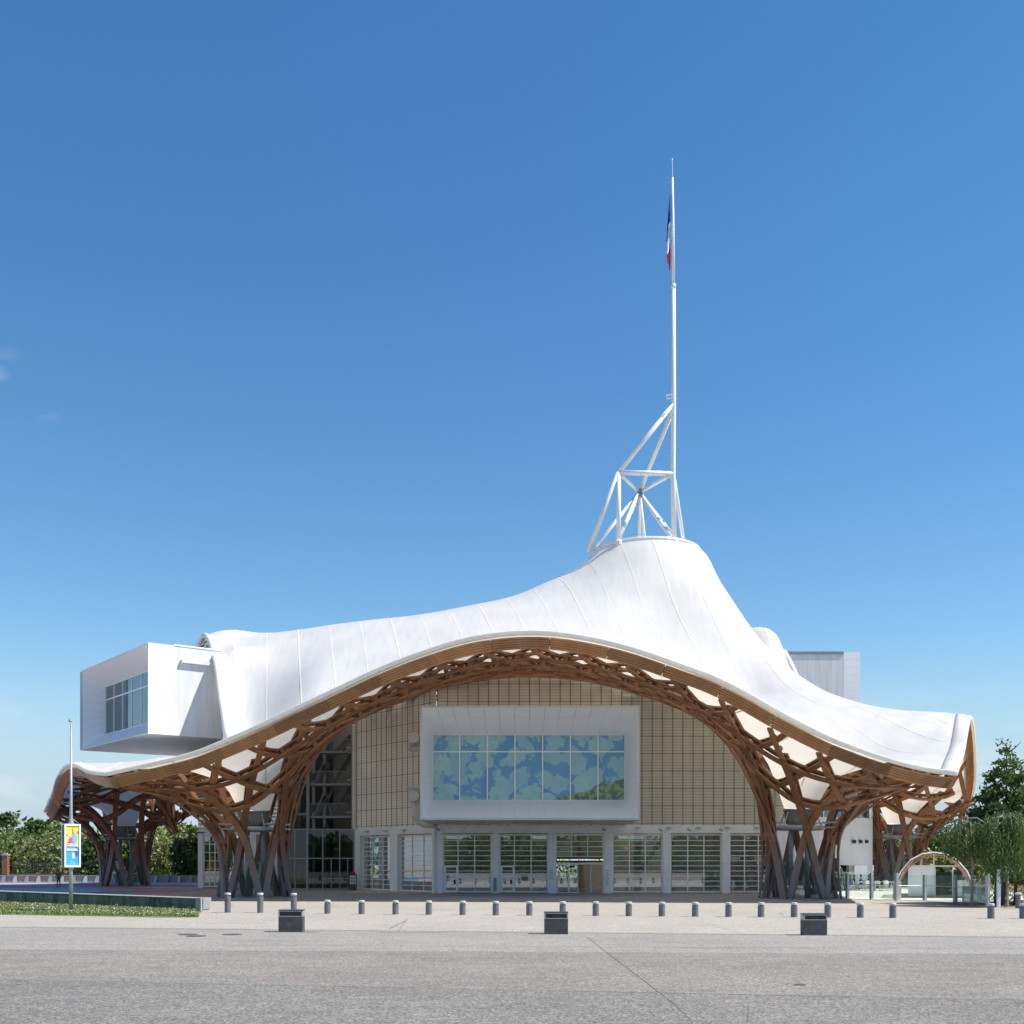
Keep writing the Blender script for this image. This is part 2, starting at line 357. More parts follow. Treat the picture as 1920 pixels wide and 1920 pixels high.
def resample(pts, step):
    L = [0]
    for a, b in zip(pts, pts[1:]): L.append(L[-1] + (b - a).length)
    n = max(2, int(L[-1] / step)); o = []; A = np.array([tuple(p) for p in pts])
    # smooth (Catmull-like) by cubic interpolation over arc length
    for k in range(n + 1):
        t = L[-1] * k / n; i = min(max(np.searchsorted(L, t) - 1, 0), len(pts) - 2)
        u = (t - L[i]) / (L[i + 1] - L[i]); p0 = A[max(i - 1, 0)]; p1 = A[i]; p2 = A[i + 1]; p3 = A[min(i + 2, len(A) - 1)]
        q = 0.5 * ((2 * p1) + (p2 - p0) * u + (2 * p0 - 5 * p1 + 4 * p2 - p3) * u * u + (3 * p1 - p0 - 3 * p2 + p3) * u ** 3)
        o.append(Vector(q))
    return o
# the weave: three families of parallel lines; each column stands where a hexagon of the weave opens
rim_dir = math.atan2(RB[1] - RA[1], RB[0] - RA[0]); SPC = 2.51
FD = [np.array([math.cos(rim_dir + math.pi / 3 * f), math.sin(rim_dir + math.pi / 3 * f)]) for f in range(3)]
FN = [np.array([-d[1], d[0]]) for d in FD]
LORG = np.array([-18.1, 77.9])
def hex_near(x, y):
    q = np.array([x, y]) - LORG; a_ = round(float(FN[0] @ q / SPC)); b_ = round(float(FN[1] @ q / SPC))
    return tuple(float(v) for v in np.linalg.solve(np.array([FN[0], FN[1]]), np.array([a_, b_]) * SPC) + LORG)
COLS = [hex_near(-18.1, 77.9), hex_near(19.55, 74.95), (37.2, 106.8), (-39.2, 112.3)]     # the four timber columns
print('columns', COLS)
RING = (14.0, 116.0); RINGR = 5.5; RINGZ = 34.6
# mouths of the two hoods (plan segments, z jumps across them)
M1 = (complex(-23.7, 92.5), complex(-33.6, 115.8)); M2 = (complex(31.0, 117.0), complex(33.5, 146.0))
def cut(x, y, M, sgn):
    z = x + 1j * y; a, b = M; mid = (a + b) / 2; d = (b - a) / 2; c = abs(d); w = (z - mid) / (d / c)
    w = w + 1j * 1e-9 * 0
    s = np.sqrt(w - c) * np.sqrt(w + c)
    f = np.imag(s); f = np.where(np.sign(f) * np.sign(np.imag(w)) < 0, -f, f)
    return (f - np.imag(w)) * sgn
# imag(w) > 0 lies to the left of a->b
A1 = 0.52; A2 = 0.30
def jumps(x, y): return A1 * cut(x, y, M1, 1 if SG1 else -1) + A2 * cut(x, y, M2, 1 if SG2 else -1)
def side(M, x, y): a, b = M; return ((b - a).conjugate() * ((x + 1j * y) - a)).imag
SG1 = side(M1, 0, 110) > 0; SG2 = side(M2, 0, 125) > 0
def tps_fit(pts, zs, lam=1e-4):
    X = np.array(pts, float) / 50.0; n = len(X); d = np.linalg.norm(X[:, None] - X[None], axis=2)
    K = np.where(d > 0, d * d * np.log(d + 1e-12), 0) + lam * np.eye(n)
    Pm = np.hstack([np.ones((n, 1)), X]); A = np.zeros((n + 3, n + 3)); A[:n, :n] = K; A[:n, n:] = Pm; A[n:, :n] = Pm.T
    sol = np.linalg.solve(A, np.concatenate([np.array(zs, float), np.zeros(3)])); return X, sol
def tps_eval(fit, x, y):
    X, s = fit; x = np.atleast_1d(np.asarray(x, float)); y = np.atleast_1d(np.asarray(y, float)); n = len(X); o = np.empty(len(x))
    for i in range(0, len(x), 4000):
        q = np.stack([x[i:i + 4000], y[i:i + 4000]], 1) / 50.0
        d = np.linalg.norm(q[:, None] - X[None], axis=2)
        o[i:i + 4000] = np.where(d > 0, d * d * np.log(d + 1e-12), 0) @ s[:n] + s[n] + q @ s[n + 1:]
    return o
def ctrl(off, colrings):
    pts = []; zs = []
    def a(p, z): pts.append(p); zs.append(z)
    for c in (front, right, left, back):
        for p in c[:: (1 if c is not front else 1)]: a((p.x, p.y), p.z + off)
    for px, py, D in [(415,1181,104.5),(445,1179,105),(480,1184,106),(530,1184,107),(620,1173,108.5),(700,1164,109.5),(870,1139,112),(960,1118,113),(1045,1080,114.5)]:
        p = P(px, py, D); a((p.x, p.y), p.z + off - 0.1)
    for px, py, D in [(1342,1085,108),(1400,1176,102.5),(1467,1252,97),(1530,1294,92.5),(1620,1319,89.5),(1700,1330,87.5),(1780,1334,85.5)]:
        p = P(px, py, D); a((p.x, p.y), p.z + off - 0.1)
    for k in range(16):
        t = 2 * math.pi * k / 16
        a((RING[0] + RINGR * math.cos(t), RING[1] + RINGR * math.sin(t)), RINGZ + off)
        a((RING[0] + 6.9 * math.cos(t), RING[1] + 6.9 * math.sin(t)), RINGZ - 1.6 + off)
    # body of the roof above the halls
    for p in [((-30.6, 95), 10.8), ((-34, 100), 10.9), ((-36, 88), 10.3), ((-31, 79), 8.9), ((-27, 86), 9.7),
              ((33, 95), 13.6),
              ((1.5, 71.5), 16.3), ((1.5, 76), 16.5), ((1.5, 81), 17.1), ((1.5, 87), 18.1), ((-8, 85), 16.3), ((9, 85.5), 16.9), ((-8, 76), 14.4), ((10, 76), 14.6), ((-13, 93), 16.2), ((3, 98), 21.5), ((14, 95), 19.0), ((20, 95), 17.0), ((-18, 95), 17.4), ((-25.5, 99.4), 21.5), ((-24.3, 100.4), 22.1), ((-27, 112), 22.0), ((-22, 114), 22.6), ((-17, 116), 23.2), ((-9, 118), 24.6), ((24, 112.3), 23.8), ((22, 114.5), 26.5), ((28.5, 121), 24.6), ((14, 104), 26.0),
              ((0, 130), 24), ((20, 133), 24.5), ((24, 124), 24.0), ((20, 124.5), 25.5), ((28, 129), 26.0), ((-15, 130), 18), ((10, 143), 16), ((-35, 128), 11), ((40, 125), 12)]:
        a(p[0], p[1] + (off if off else 0))
    # hood mouths: height just inside and just outside
    for t, zu, zl in [(0.12, 15.5, 9.3), (0.28, 20.3, 9.6), (0.5, 23.9, 10.2), (0.72, 24.3, 11.0), (0.88, 22.8, 11.4)]:
        q = M1[0] * (1 - t) + M1[1] * t; nrm = 1j * (M1[1] - M1[0]) / abs(M1[1] - M1[0]) * (1 if SG1 else -1)
        i_ = q + nrm * 0.15; o_ = q - nrm * 0.15; a((i_.real, i_.imag), zu + off); a((o_.real, o_.imag), zl + off)
    for t, zu in ((0.22, 19.4), (0.32, 21.9), (0.45, 23.6), (0.6, 24.2)):
        q = M1[0] * (1 - t) + M1[1] * t + 1j * (M1[1] - M1[0]) / abs(M1[1] - M1[0]) * (1 if SG1 else -1) * 2.6; a((q.real, q.imag), zu + off)
    for t, zu, zl in [(0.15, 22, 15), (0.5, 28.4, 17.0), (0.85, 23, 15)]:
        q = M2[0] * (1 - t) + M2[1] * t; nrm = 1j * (M2[1] - M2[0]) / abs(M2[1] - M2[0]) * (1 if SG2 else -1)
        i_ = q + nrm * 0.15; o_ = q - nrm * 0.15; a((i_.real, i_.imag), zu + off); a((o_.real, o_.imag), zl + off)
    for ci, (cx, cy) in enumerate(COLS):
        inward = math.atan2(100 - cy, 0 - cx) if ci > 1 else math.atan2(88 - cy, 0 - cx)
        for r, zo, zf, zi in colrings[0 if ci < 2 else 1]:      # r, z outward, z sideways, z inward
            for k in range(8):
                t = 2 * math.pi * k / 8; c = math.cos(t - inward)
                z = zf + (zi - zf) * c if c > 0 else zf + (zo - zf) * (-c)
                a((cx + r * math.cos(t), cy + r * math.sin(t)), z)
    x = np.array([p[0] for p in pts]); y = np.array([p[1] for p in pts])
    return pts, list(np.array(zs) - jumps(x, y))
FM = tps_fit(*ctrl(0.0, [[(1.05, 5.95, 5.95, 5.95), (1.8, 7.6, 8.0, 8.6), (3.2, 8.3, 9.0, 10.8), (5.2, 8.9, 9.8, 13.0)],
                         [(1.05, 5.95, 5.95, 5.95), (1.8, 7.2, 7.6, 8.2), (3.2, 7.9, 8.7, 9.6), (5.5, 8.6, 9.6, 10.6)]]))
FL = tps_fit(*ctrl(-0.85, [[(2.5, 4.3, 4.7, 6.2), (3.2, 5.2, 5.9, 8.4), (4.6, 6.1, 7.0, 10.8), (6.6, 6.9, 8.6, 13.0)],
                           [(2.4, 4.0, 4.4, 5.6), (3.4, 5.4, 5.9, 7.2), (5.2, 6.4, 7.2, 8.6), (7.2, 7.2, 8.2, 9.6)]]))
def ZM(x, y): x = np.asarray(x, float); y = np.asarray(y, float); return tps_eval(FM, x, y) + jumps(x, y)
def ZL(x, y):
    "underside lattice: a metre below the membrane, flaring free of it round the columns"
    x = np.asarray(x, float); y = np.asarray(y, float); a = tps_eval(FL, x, y) + jumps(x, y); m = ZM(x, y); e = 0.2
    g = np.hypot((ZM(x + e, y) - m) / e, (ZM(x, y + e) - m) / e); g = np.clip(g, 0, 2.2)
    near = np.min([np.hypot(x - cx, y - cy) for cx, cy in COLS], axis=0); k = np.clip((near - 5.0) / 4.0, 0, 1)
    cap = m - 0.98 * np.sqrt(1 + g * g) * k - 0.98 * (1 - k); return -0.25 * np.logaddexp(-a / 0.25, -cap / 0.25)

RIM = [resample(front, 0.6), resample(right, 0.6), resample(back, 0.9), resample(left, 0.6)[::-1]]
RIMN = {}
poly = []
for c in (RIM[0][:-1], RIM[1][:-1], RIM[2][:-1], RIM[3][:-1]): poly += c
PX = np.array([p.x for p in poly]); PY = np.array([p.y for p in poly])
def inside(x, y, inset=0.0):
    x = np.asarray(x, float); y = np.asarray(y, float); ins = np.zeros(x.shape, bool); n = len(PX); j = n - 1; dmin = np.full(x.shape, 1e9)
    for i in range(n):
        x0, y0, x1, y1 = PX[j], PY[j], PX[i], PY[i]
        c = ((y0 > y) != (y1 > y)); xi = (x1 - x0) * (y - y0) / ((y1 - y0) if y1 != y0 else 1e-9) + x0; ins ^= c & (x < xi)
        if inset:
            dx, dy = x1 - x0, y1 - y0; t = np.clip(((x - x0) * dx + (y - y0) * dy) / (dx * dx + dy * dy + 1e-12), 0, 1)
            dmin = np.minimum(dmin, np.hypot(x - x0 - t * dx, y - y0 - t * dy))
        j = i
    return ins & (dmin > inset) if inset else ins
def rimdist(x, y):
    x = np.asarray(x, float); y = np.asarray(y, float); d = np.full(x.shape, 1e9)
    for i in range(len(PX)):
        x0, y0, x1, y1 = PX[i - 1], PY[i - 1], PX[i], PY[i]; dx, dy = x1 - x0, y1 - y0; t = np.clip(((x - x0) * dx + (y - y0) * dy) / (dx * dx + dy * dy + 1e-12), 0, 1)
        d = np.minimum(d, np.hypot(x - x0 - t * dx, y - y0 - t * dy))
    return d
def build_membrane(parent):
    sp = 0.72; xs, ys = np.meshgrid(np.arange(-50, 50, sp), np.arange(62, 158, sp * 0.866)); xs = xs + (np.arange(xs.shape[0])[:, None] % 2) * sp / 2
    xs = xs.ravel(); ys = ys.ravel(); ok = inside(xs, ys, 0.35)
    for cx, cy in COLS: ok &= np.hypot(xs - cx, ys - cy) > 3.4
    ok &= np.hypot(xs - RING[0], ys - RING[1]) > RINGR + 0.35
    for M in (M1, M2):
        a, b = M; d = b - a; z = xs + 1j * ys; t = np.clip(((z - a) / d).real, 0, 1); ok &= np.abs(z - a - d * t) > 0.32
    pts = [(x, y) for x, y in zip(xs[ok], ys[ok])]; edges = []
    def loop(ps, closed=True):
        k = len(pts); pts.extend(ps); n = len(ps)
        for i in range(n if closed else n - 1): edges.append((k + i, k + (i + 1) % n))
        return list(range(k, k + n))
    loop([(p.x, p.y) for p in poly])
    loop([(RING[0] + RINGR * math.cos(t), RING[1] + RINGR * math.sin(t)) for t in np.linspace(0, 2 * math.pi, 48, endpoint=False)])
    for cx, cy in COLS:
        for j, r in enumerate((1.05, 1.35, 1.7, 2.1, 2.6, 3.1)):
            nn = 28; loop([(cx + r * math.cos(t), cy + r * math.sin(t)) for t in np.linspace(0, 2 * math.pi, nn, endpoint=False) + j * 0.11])
    mids = []
    for M in (M1, M2):
        n = 40; mids.append(loop([((M[0] * (1 - t) + M[1] * t).real, (M[0] * (1 - t) + M[1] * t).imag) for t in np.linspace(0, 1, n)], False))
    res = delaunay_2d_cdt([Vector(p) for p in pts], edges, [], 0, 1e-6)
    V, E, F, ov = res[0], res[1], res[2], res[3]
    vx = np.array([v.x for v in V]); vy = np.array([v.y for v in V]); F = np.array([f for f in F if len(f) == 3])
    cx_ = vx[F].mean(1); cy_ = vy[F].mean(1); keep = inside(cx_, cy_) & (np.hypot(cx_ - RING[0], cy_ - RING[1]) > RINGR * 0.995)
    for cx, cy in COLS: keep &= np.hypot(cx_ - cx, cy_ - cy) > 1.04
    F = F[keep]; cx_ = cx_[keep]; cy_ = cy_[keep]
    z = ZM(vx, vy); co3 = [[x, y, q] for x, y, q in zip(vx, vy, z)]
    # split along the mouths
    for M, sgn, A_, amp in ((M1, SG1, A1, 1), (M2, SG2, A2, 1)):
        a, b = M; d = b - a; w = ((vx + 1j * vy) - a) / d; onm = (np.abs(w.imag) * abs(d) < 1e-4) & (w.real > 0.004) & (w.real < 0.996)
        nrm = 1j * d / abs(d) * (1 if sgn else -1); dup = {}
        for i in np.nonzero(onm)[0]:
            q = vx[i] + 1j * vy[i]
            up = float(ZM([(q + nrm * 1e-3).real], [(q + nrm * 1e-3).imag])[0]); lo = float(ZM([(q - nrm * 1e-3).real], [(q - nrm * 1e-3).imag])[0])
            co3[i][2] = up; dup[i] = len(co3); co3.append([vx[i], vy[i], lo])
        sd = ((cx_ + 1j * cy_ - a) / nrm).real
        for fi in range(len(F)):
            if sd[fi] < 0 and abs(sd[fi]) < 2.5:
                for k in range(3):
                    if F[fi][k] in dup: F[fi][k] = dup[F[fi][k]]
    me = bpy.data.meshes.new('membrane'); me.from_pydata(co3, [], F.tolist()); me.materials.append(MATS['membrane'])
    me.polygons.foreach_set('use_smooth', [True] * len(me.polygons)); me.update()
    o = bpy.data.objects.new('membrane', me); COL.objects.link(o); o.parent = parent
    return o
def nrmZ(Zf, x, y, e=0.15):
    x = np.asarray(x, float); y = np.asarray(y, float)
    gx = (Zf(x + e, y) - Zf(x - e, y)) / (2 * e); gy = (Zf(x, y + e) - Zf(x, y - e)) / (2 * e)
    gx = np.clip(gx, -4, 4); gy = np.clip(gy, -4, 4)
    l = np.sqrt(gx * gx + gy * gy + 1); return [Vector((-a / c, -b / c, 1 / c)) for a, b, c in zip(gx, gy, l)]
roof = empty('museum_roof', (0, 0, 0), 'white tent-like membrane roof sweeping down over a woven timber lattice on four flaring timber columns', 'roof')
build_membrane(roof)
# lattice beams: three families of parallel double beams, woven into hexagons and triangles
def seg_hits(p, q, M):
    a, b = M; r = complex(*p) - complex(*q)
    p_ = complex(*p); q_ = complex(*q); d1 = q_ - p_; d2 = b - a; den = (d1.conjugate() * d2).imag
    if abs(den) < 1e-12: return False
    t = ((a - p_).conjugate() * d2).imag / den; u = ((a - p_).conjugate() * d1).imag / den
    return 0 <= t <= 1 and -0.02 <= u <= 1.02
n_beam = 0
HEX = []      # the hexagon of the weave that opens over each column
for c_ in COLS: h_ = np.array(hex_near(*c_)); HEX.append((h_, np.array(c_) - h_))
def warp(x, y):
    x = np.asarray(x, float); y = np.asarray(y, float); dx = 0 * x; dy = 0 * y
    for h, d in HEX:
        w = np.exp(-((x - h[0]) ** 2 + (y - h[1]) ** 2) / (2 * 6.0 ** 2)); dx = dx + d[0] * w; dy = dy + d[1] * w
    return x + dx, y + dy
for fam in range(3):
    d = FD[fam]; nn = FN[fam]
    for j in range(-45, 46):
        c = (j + 0.5) * SPC; s = np.arange(-110, 140, 0.75); p0 = LORG + nn * c
        x0 = p0[0] + d[0] * s; y0 = p0[1] + d[1] * s; x, y = warp(x0, y0)
        ok = inside(x, y, 1.05) if fam == 0 else inside(x, y, 0.55)
        for h, dd in HEX:
            off_c = abs(float(nn @ (h - p0))); ok &= np.hypot(x0 - h[0], y0 - h[1]) > (6.2 if off_c < SPC * 0.6 else 1.0)
        ok &= np.hypot(x - RING[0], y - RING[1]) > RINGR + 0.6
        near = np.min([np.hypot(x - cx, y - cy) for cx, cy in COLS], axis=0); kk = np.nonzero(ok)[0]
        if len(kk): zz = ZL(x[kk], y[kk]); gg = np.hypot(ZL(x[kk] + .2, y[kk]) - zz, ZL(x[kk], y[kk] + .2) - zz) / .2; ok[kk] &= ((zz > 6.6) | (near[kk] < 9)) & ((gg < 2.4) | (near[kk] < 5.5))
        runs = []; cur = []
        for k in range(len(x)):
            if ok[k] and cur and any(seg_hits((x[k - 1], y[k - 1]), (x[k], y[k]), M) for M in (M1, M2)): runs.append(cur); cur = []
            if ok[k]: cur.append(k)
            elif cur: runs.append(cur); cur = []
        if cur: runs.append(cur)
        for run in runs:
            if len(run) < 4: continue
            # only the part of the lattice under the open edges and wings is built; the rest lies hidden inside the halls
            vis = [k for k in run if (y[k] < 96 or x[k] < -24 or x[k] > 24)]
            if len(vis) < 4: continue
            run = list(range(vis[0], vis[-1] + 1))
            z = ZL(x[run], y[run]) + np.clip(2.2 - rimdist(x[run], y[run]), 0, 1.65) * 0.33; N = nrmZ(ZL, x[run], y[run])
            base = [Vector((x[k], y[k], zz)) for k, zz in zip(run, z)]
            b = MB(); off = 0.135 * fam
            b.sweep([p + n * off for p, n in zip(base, N)], N, 0.37, 0.12)
            rd = rimdist(x[run], y[run]); up_ = [k for k in range(len(base)) if rd[k] > 1.5]
            if len(up_) > 3 and up_[-1] - up_[0] == len(up_) - 1: b.sweep([base[k] + N[k] * (off + 0.40) for k in up_], [N[k] for k in up_], 0.37, 0.12)
            for i in range(2, len(base) - 1, 2):
                if rd[i] < 1.7: continue      # shear blocks between the two layers
                t = (base[i + 1] - base[i - 1]).normalized(); n = N[i]; sd = t.cross(n).normalized()
                b.obox(base[i] + n * (off + 0.20), t * 0.14, sd * 0.11, n * 0.14)
            b.build('beam', 'larch', roof); n_beam += 1
print('beams', n_beam)
# rim: white rolled edge, cover strip and laminated fascia boards
def rim_frames(c):
    fr = []
    for i, p in enumerate(c):
        t = (c[min(i + 1, len(c) - 1)] - c[max(i - 1, 0)]).normalized()
        inw = Vector((-t.y, t.x, 0)); inw.normalize()
        up = t.cross(-inw); up.normalize()
        if up.z < 0: up = -up
        fr.append((p, t, inw, up))
    return fr
sides = [RIM[0], RIM[1], RIM[2], RIM[3]]
for si, c in enumerate(sides):
    fr = rim_frames(c)
    b = MB()
    b.sweep([p + up * 0.0 - inw * 0.05 for p, t, inw, up in fr], [up for p, t, inw, up in fr], 0.14, 0.22)
    b.build('edge_trim', 'membrane', roof)
    b = MB()
    xs_ = np.array([(p + inw * 0.85).x for p, t, inw, up in fr]); ys_ = np.array([(p + inw * 0.85).y for p, t, inw, up in fr]); zz = ZM(xs_, ys_)
    vs = []; 
    for (p, t, inw, up), z1, x1, y1 in zip(fr, zz, xs_, ys_):
        vs += [p + up * 0.155 - inw * 0.05, p.lerp(Vector((x1, y1, z1)), 0.5) + up * 0.16, Vector((x1, y1, z1)) + up * 0.09, Vector((x1, y1, z1)) + up * 0.0]
    n = len(fr); b.add(vs, [(i * 4 + j, (i + 1) * 4 + j, (i + 1) * 4 + j + 1, i * 4 + j + 1) for i in range(n - 1) for j in range(3)])
    b.build('cover_strip', 'membrane', roof, smooth=True)
    # fascia: boards about 3.6 m long, each laminated from five laths stepping inwards
    if si == 2: step = 8
    else: step = 6
    k = 0
    while k < n - 2:
        e = min(k + step, n - 1); b = MB()
        for L_ in range(5):
            seg = fr[k:e + 1]; pts_ = [p - up * (0.27 + 0.128 * L_) + inw * (0.22 + 0.10 * L_) for p, t, inw, up in seg]
            pts_[0] = pts_[0] + seg[0][1] * 0.015; pts_[-1] = pts_[-1] - seg[-1][1] * 0.015
            b.sweep(pts_, [up for p, t, inw, up in seg], 0.22, 0.112)
        b.build('fascia_board', 'larch_fascia', roof); k = e
    b = MB(); b.sweep([p - up * 0.45 + inw * 0.66 for p, t, inw, up in fr[3:-3]], [up for p, t, inw, up in fr[3:-3]], 0.06, 0.40)
    b.build('backing_strip', 'dark_steel', roof)
# seams of the membrane
sd_ = Vector((0.215, -0.977)); 
for j in range(-14, 14):
    x0 = j * 2.95 + 1.2; s = np.arange(-10, 92, 0.6); x = x0 + sd_.x * s; y = 128 + sd_.y * s
    ok = inside(x, y, 1.0); ok &= np.hypot(x - RING[0], y - RING[1]) > RINGR + 0.2
    for cx, cy in COLS: ok &= np.hypot(x - cx, y - cy) > 1.5
    runs = []; cur = []
    for k in range(len(x)):
        if ok[k] and cur and any(seg_hits((x[k - 1], y[k - 1]), (x[k], y[k]), M) for M in (M1, M2)): runs.append(cur); cur = []
        if ok[k]: cur.append(k)
        elif cur: runs.append(cur); cur = []
    if cur: runs.append(cur)
    for run in runs:
        if len(run) < 6: continue
        z = ZM(x[run], y[run]); N = nrmZ(ZM, x[run], y[run]); w = 0.09 if j % 3 else 0.12
        b = MB(); b.sweep([Vector((x[k], y[k], zz)) + n_ * 0.012 for k, zz, n_ in zip(run, z, N)], N, w, 0.012 if j % 3 else 0.026); b.build('seam', 'membrane', roof)
# ring at the top
b = MB(); ringp = [Vector((RING[0] + (RINGR - 0.02) * math.cos(t), RING[1] + (RINGR - 0.02) * math.sin(t), RINGZ + 0.05)) for t in np.linspace(0, 2 * math.pi, 49)]
b.tube(ringp, 0.2, 8, False); b.plate(ringp[:-1], (0, 0, -1), 0.1); b.build('top_ring', 'white_paint', roof, smooth=False)
# hood mouth rims
for M, sg, zz in ((M1, SG1, 0), (M2, SG2, 0)):
    nrm = 1j * (M[1] - M[0]) / abs(M[1] - M[0]) * (1 if sg else -1); ts = np.linspace(0.004, 0.985, 44)
    q = np.array([M[0] * (1 - t) + M[1] * t for t in ts]); qi = q + nrm * 0.02
    z = ZM(qi.real, qi.imag); pts_ = [Vector((a.real, a.imag, c)) for a, c in zip(q - nrm * 0.12, z)]
    b = MB(); b.tube(pts_, 0.26, 8); b.build('mouth_trim', 'white_paint', roof, smooth=True)
    out_ = Vector((nrm.real, nrm.imag, 0)); z2 = np.maximum(z - 1.0, ZM((q - nrm * .02).real, (q - nrm * .02).imag)); pin = [Vector((a.real, a.imag, c)) for a, c in zip(q + nrm * 0.5, z2)]
    b = MB(); b.add([p for pr in zip(pts_, pin) for p in pr], [(i * 2, i * 2 + 2, i * 2 + 3, i * 2 + 1) for i in range(len(pts_) - 1)]); b.build('mouth_lining', 'frame_white', roof, smooth=True)
# ---- the four columns: steel ring and rain funnel, each with twelve twisted timber legs
def leg_path(ci, i, sg):
    cx, cy = COLS[ci]; th0 = rim_dir + math.pi / 3 * i; pts = []; nrms = []; fam = i % 3; hs = []
    for z in (0.0, 0.8, 1.6, 2.4, 3.2, 4.0, 4.7):
        th = th0 + sg * R(30 + 27 * (1 - z / 4.7)); r = 2.42 - 0.22 * math.sin(math.pi * min(1, z / 5.0)) + (0.11 if sg > 0 else -0.11)
        pts.append(Vector((cx + r * math.cos(th), cy + r * math.sin(th), z))); nrms.append(Vector((math.cos(th), math.sin(th), 0))); hs.append(0.15)
    for r in (2.75, 3.1, 3.5, 4.0, 4.5, 5.0, 5.5, 6.0, 6.5, 6.9):
        th = th0 + sg * math.asin(SPC / 2 / r); x, y = cx + r * math.cos(th), cy + r * math.sin(th)
        if any(seg_hits((cx, cy), (x + 0.6 * math.cos(th), y + 0.6 * math.sin(th)), M) for M in (M1, M2)): break
        k = min(1, max(0, (r - 3) / 2)); z = float(ZL([x], [y])[0]); n = nrmZ(ZL, [x], [y])[0]
        p = Vector((x, y, z)) + n * (k * (0.135 * fam + 0.20) + (1 - k) * (-0.11 * sg))
        if p.z > 4.95: pts.append(p); nrms.append(-n); hs.append(0.15 + 0.05 * k)
    A = np.array([tuple(p) for p in pts]); N = np.array([tuple(p) for p in nrms])
    for _ in range(3):
        A[3:-2] = 0.25 * A[2:-3] + 0.5 * A[3:-2] + 0.25 * A[4:-1]; N[3:-2] = 0.25 * N[2:-3] + 0.5 * N[3:-2] + 0.25 * N[4:-1]
    ok = [0]
    for k in range(1, len(A)):
        if np.linalg.norm(A[k] - A[ok[-1]]) > 0.25: ok.append(k)
    return [Vector(A[k]) for k in ok], [Vector(N[k]).normalized() for k in ok], [hs[k] for k in ok]
for ci, (cx, cy) in enumerate(COLS):
    b = MB(); n = 32; zt = 5.95
    b.tube([Vector((cx + 1.5 * math.cos(t), cy + 1.5 * math.sin(t), 4.75)) for t in np.linspace(0, 2 * math.pi, 33)], 0.17, 8, False)
    for k in range(6):
        t = R(60 * k + 12 + ci * 17); e = Vector((math.cos(t), math.sin(t), 0)); c0 = Vector((cx, cy, 4.75))
        b.bar(c0 + e * 1.5, c0 + e * 2.5, 0.10, 0.10); b.bar(c0 + e * 1.5 + Vector((0, 0, .34)), c0 + e * 2.5 + Vector((0, 0, .34)), 0.10, 0.10)
        b.tube([c0 + e * 1.5, Vector((cx, cy, 5.9)) + e * 1.0], 0.05, 6)
    col = b.build('column', 'galvanised', roof, smooth=False)
    b = MB(); b.lathe((cx, cy, 0), [(1.12, 5.98), (1.12, 5.90), (1.05, 5.88), (0.98, 5.25), (0.9, 5.0), (0.4, 4.8)], 28); b.build('rain_funnel', 'soot_metal', col)
    b = MB()
    for dx in (-0.55, 0.55): b.tube([(cx + dx, cy + 0.3, 0), (cx + dx, cy + 0.3, 5.0)], 0.16, 10)
    b.build('drain_pipe', 'steel', col, smooth=True)
    b = MB()     # glass guard standing inside the feet
    for k in range(8):
        t0 = math.pi * 2 * k / 8; t1 = t0 + math.pi * 2 / 8 - 0.03; r = 1.35
        b.plate([(cx + r * math.cos(t0), cy + r * math.sin(t0), 0.05), (cx + r * math.cos(t1), cy + r * math.sin(t1), 0.05), (cx + r * math.cos(t1), cy + r * math.sin(t1), 2.5), (cx + r * math.cos(t0), cy + r * math.sin(t0), 2.5)], (math.cos(t0 + .4), math.sin(t0 + .4), 0), 0.02)
    b.build('glass_guard', 'glass_clear', col)
    for i in range(6):
        for sg in (1, -1):
            pts_, N_, hs_ = leg_path(ci, i, sg); b = MB()
            b.sweep([p + n_ * h for p, n_, h in zip(pts_, N_, hs_)], N_, 0.43, 0.14)
            b.sweep([p - n_ * h for p, n_, h in zip(pts_, N_, hs_)], N_, 0.43, 0.14)
            for k in range(1, len(pts_) - 1, 2):
                t = (pts_[k + 1] - pts_[k - 1]).normalized(); s_ = t.cross(N_[k]).normalized(); b.obox(pts_[k], t * 0.28, s_ * 0.17, N_[k] * 0.1)
            b.cur = 1      # bolts of the splice plates
            k = min(range(len(pts_)), key=lambda q: abs(pts_[q].z - 4.4))
            t = (pts_[k + 1] - pts_[k]).normalized(); s_ = t.cross(N_[k]).normalized()
            for u in (-0.16, 0.16):
                for v in (-0.14, -0.05, 0.05, 0.14): b.obox(pts_[k] + t * u + s_ * v + N_[k] * 0.225, t * 0.018, s_ * 0.018, N_[k] * 0.008)
            b.build('leg', ['larch_leg', 'galvanised'], col)
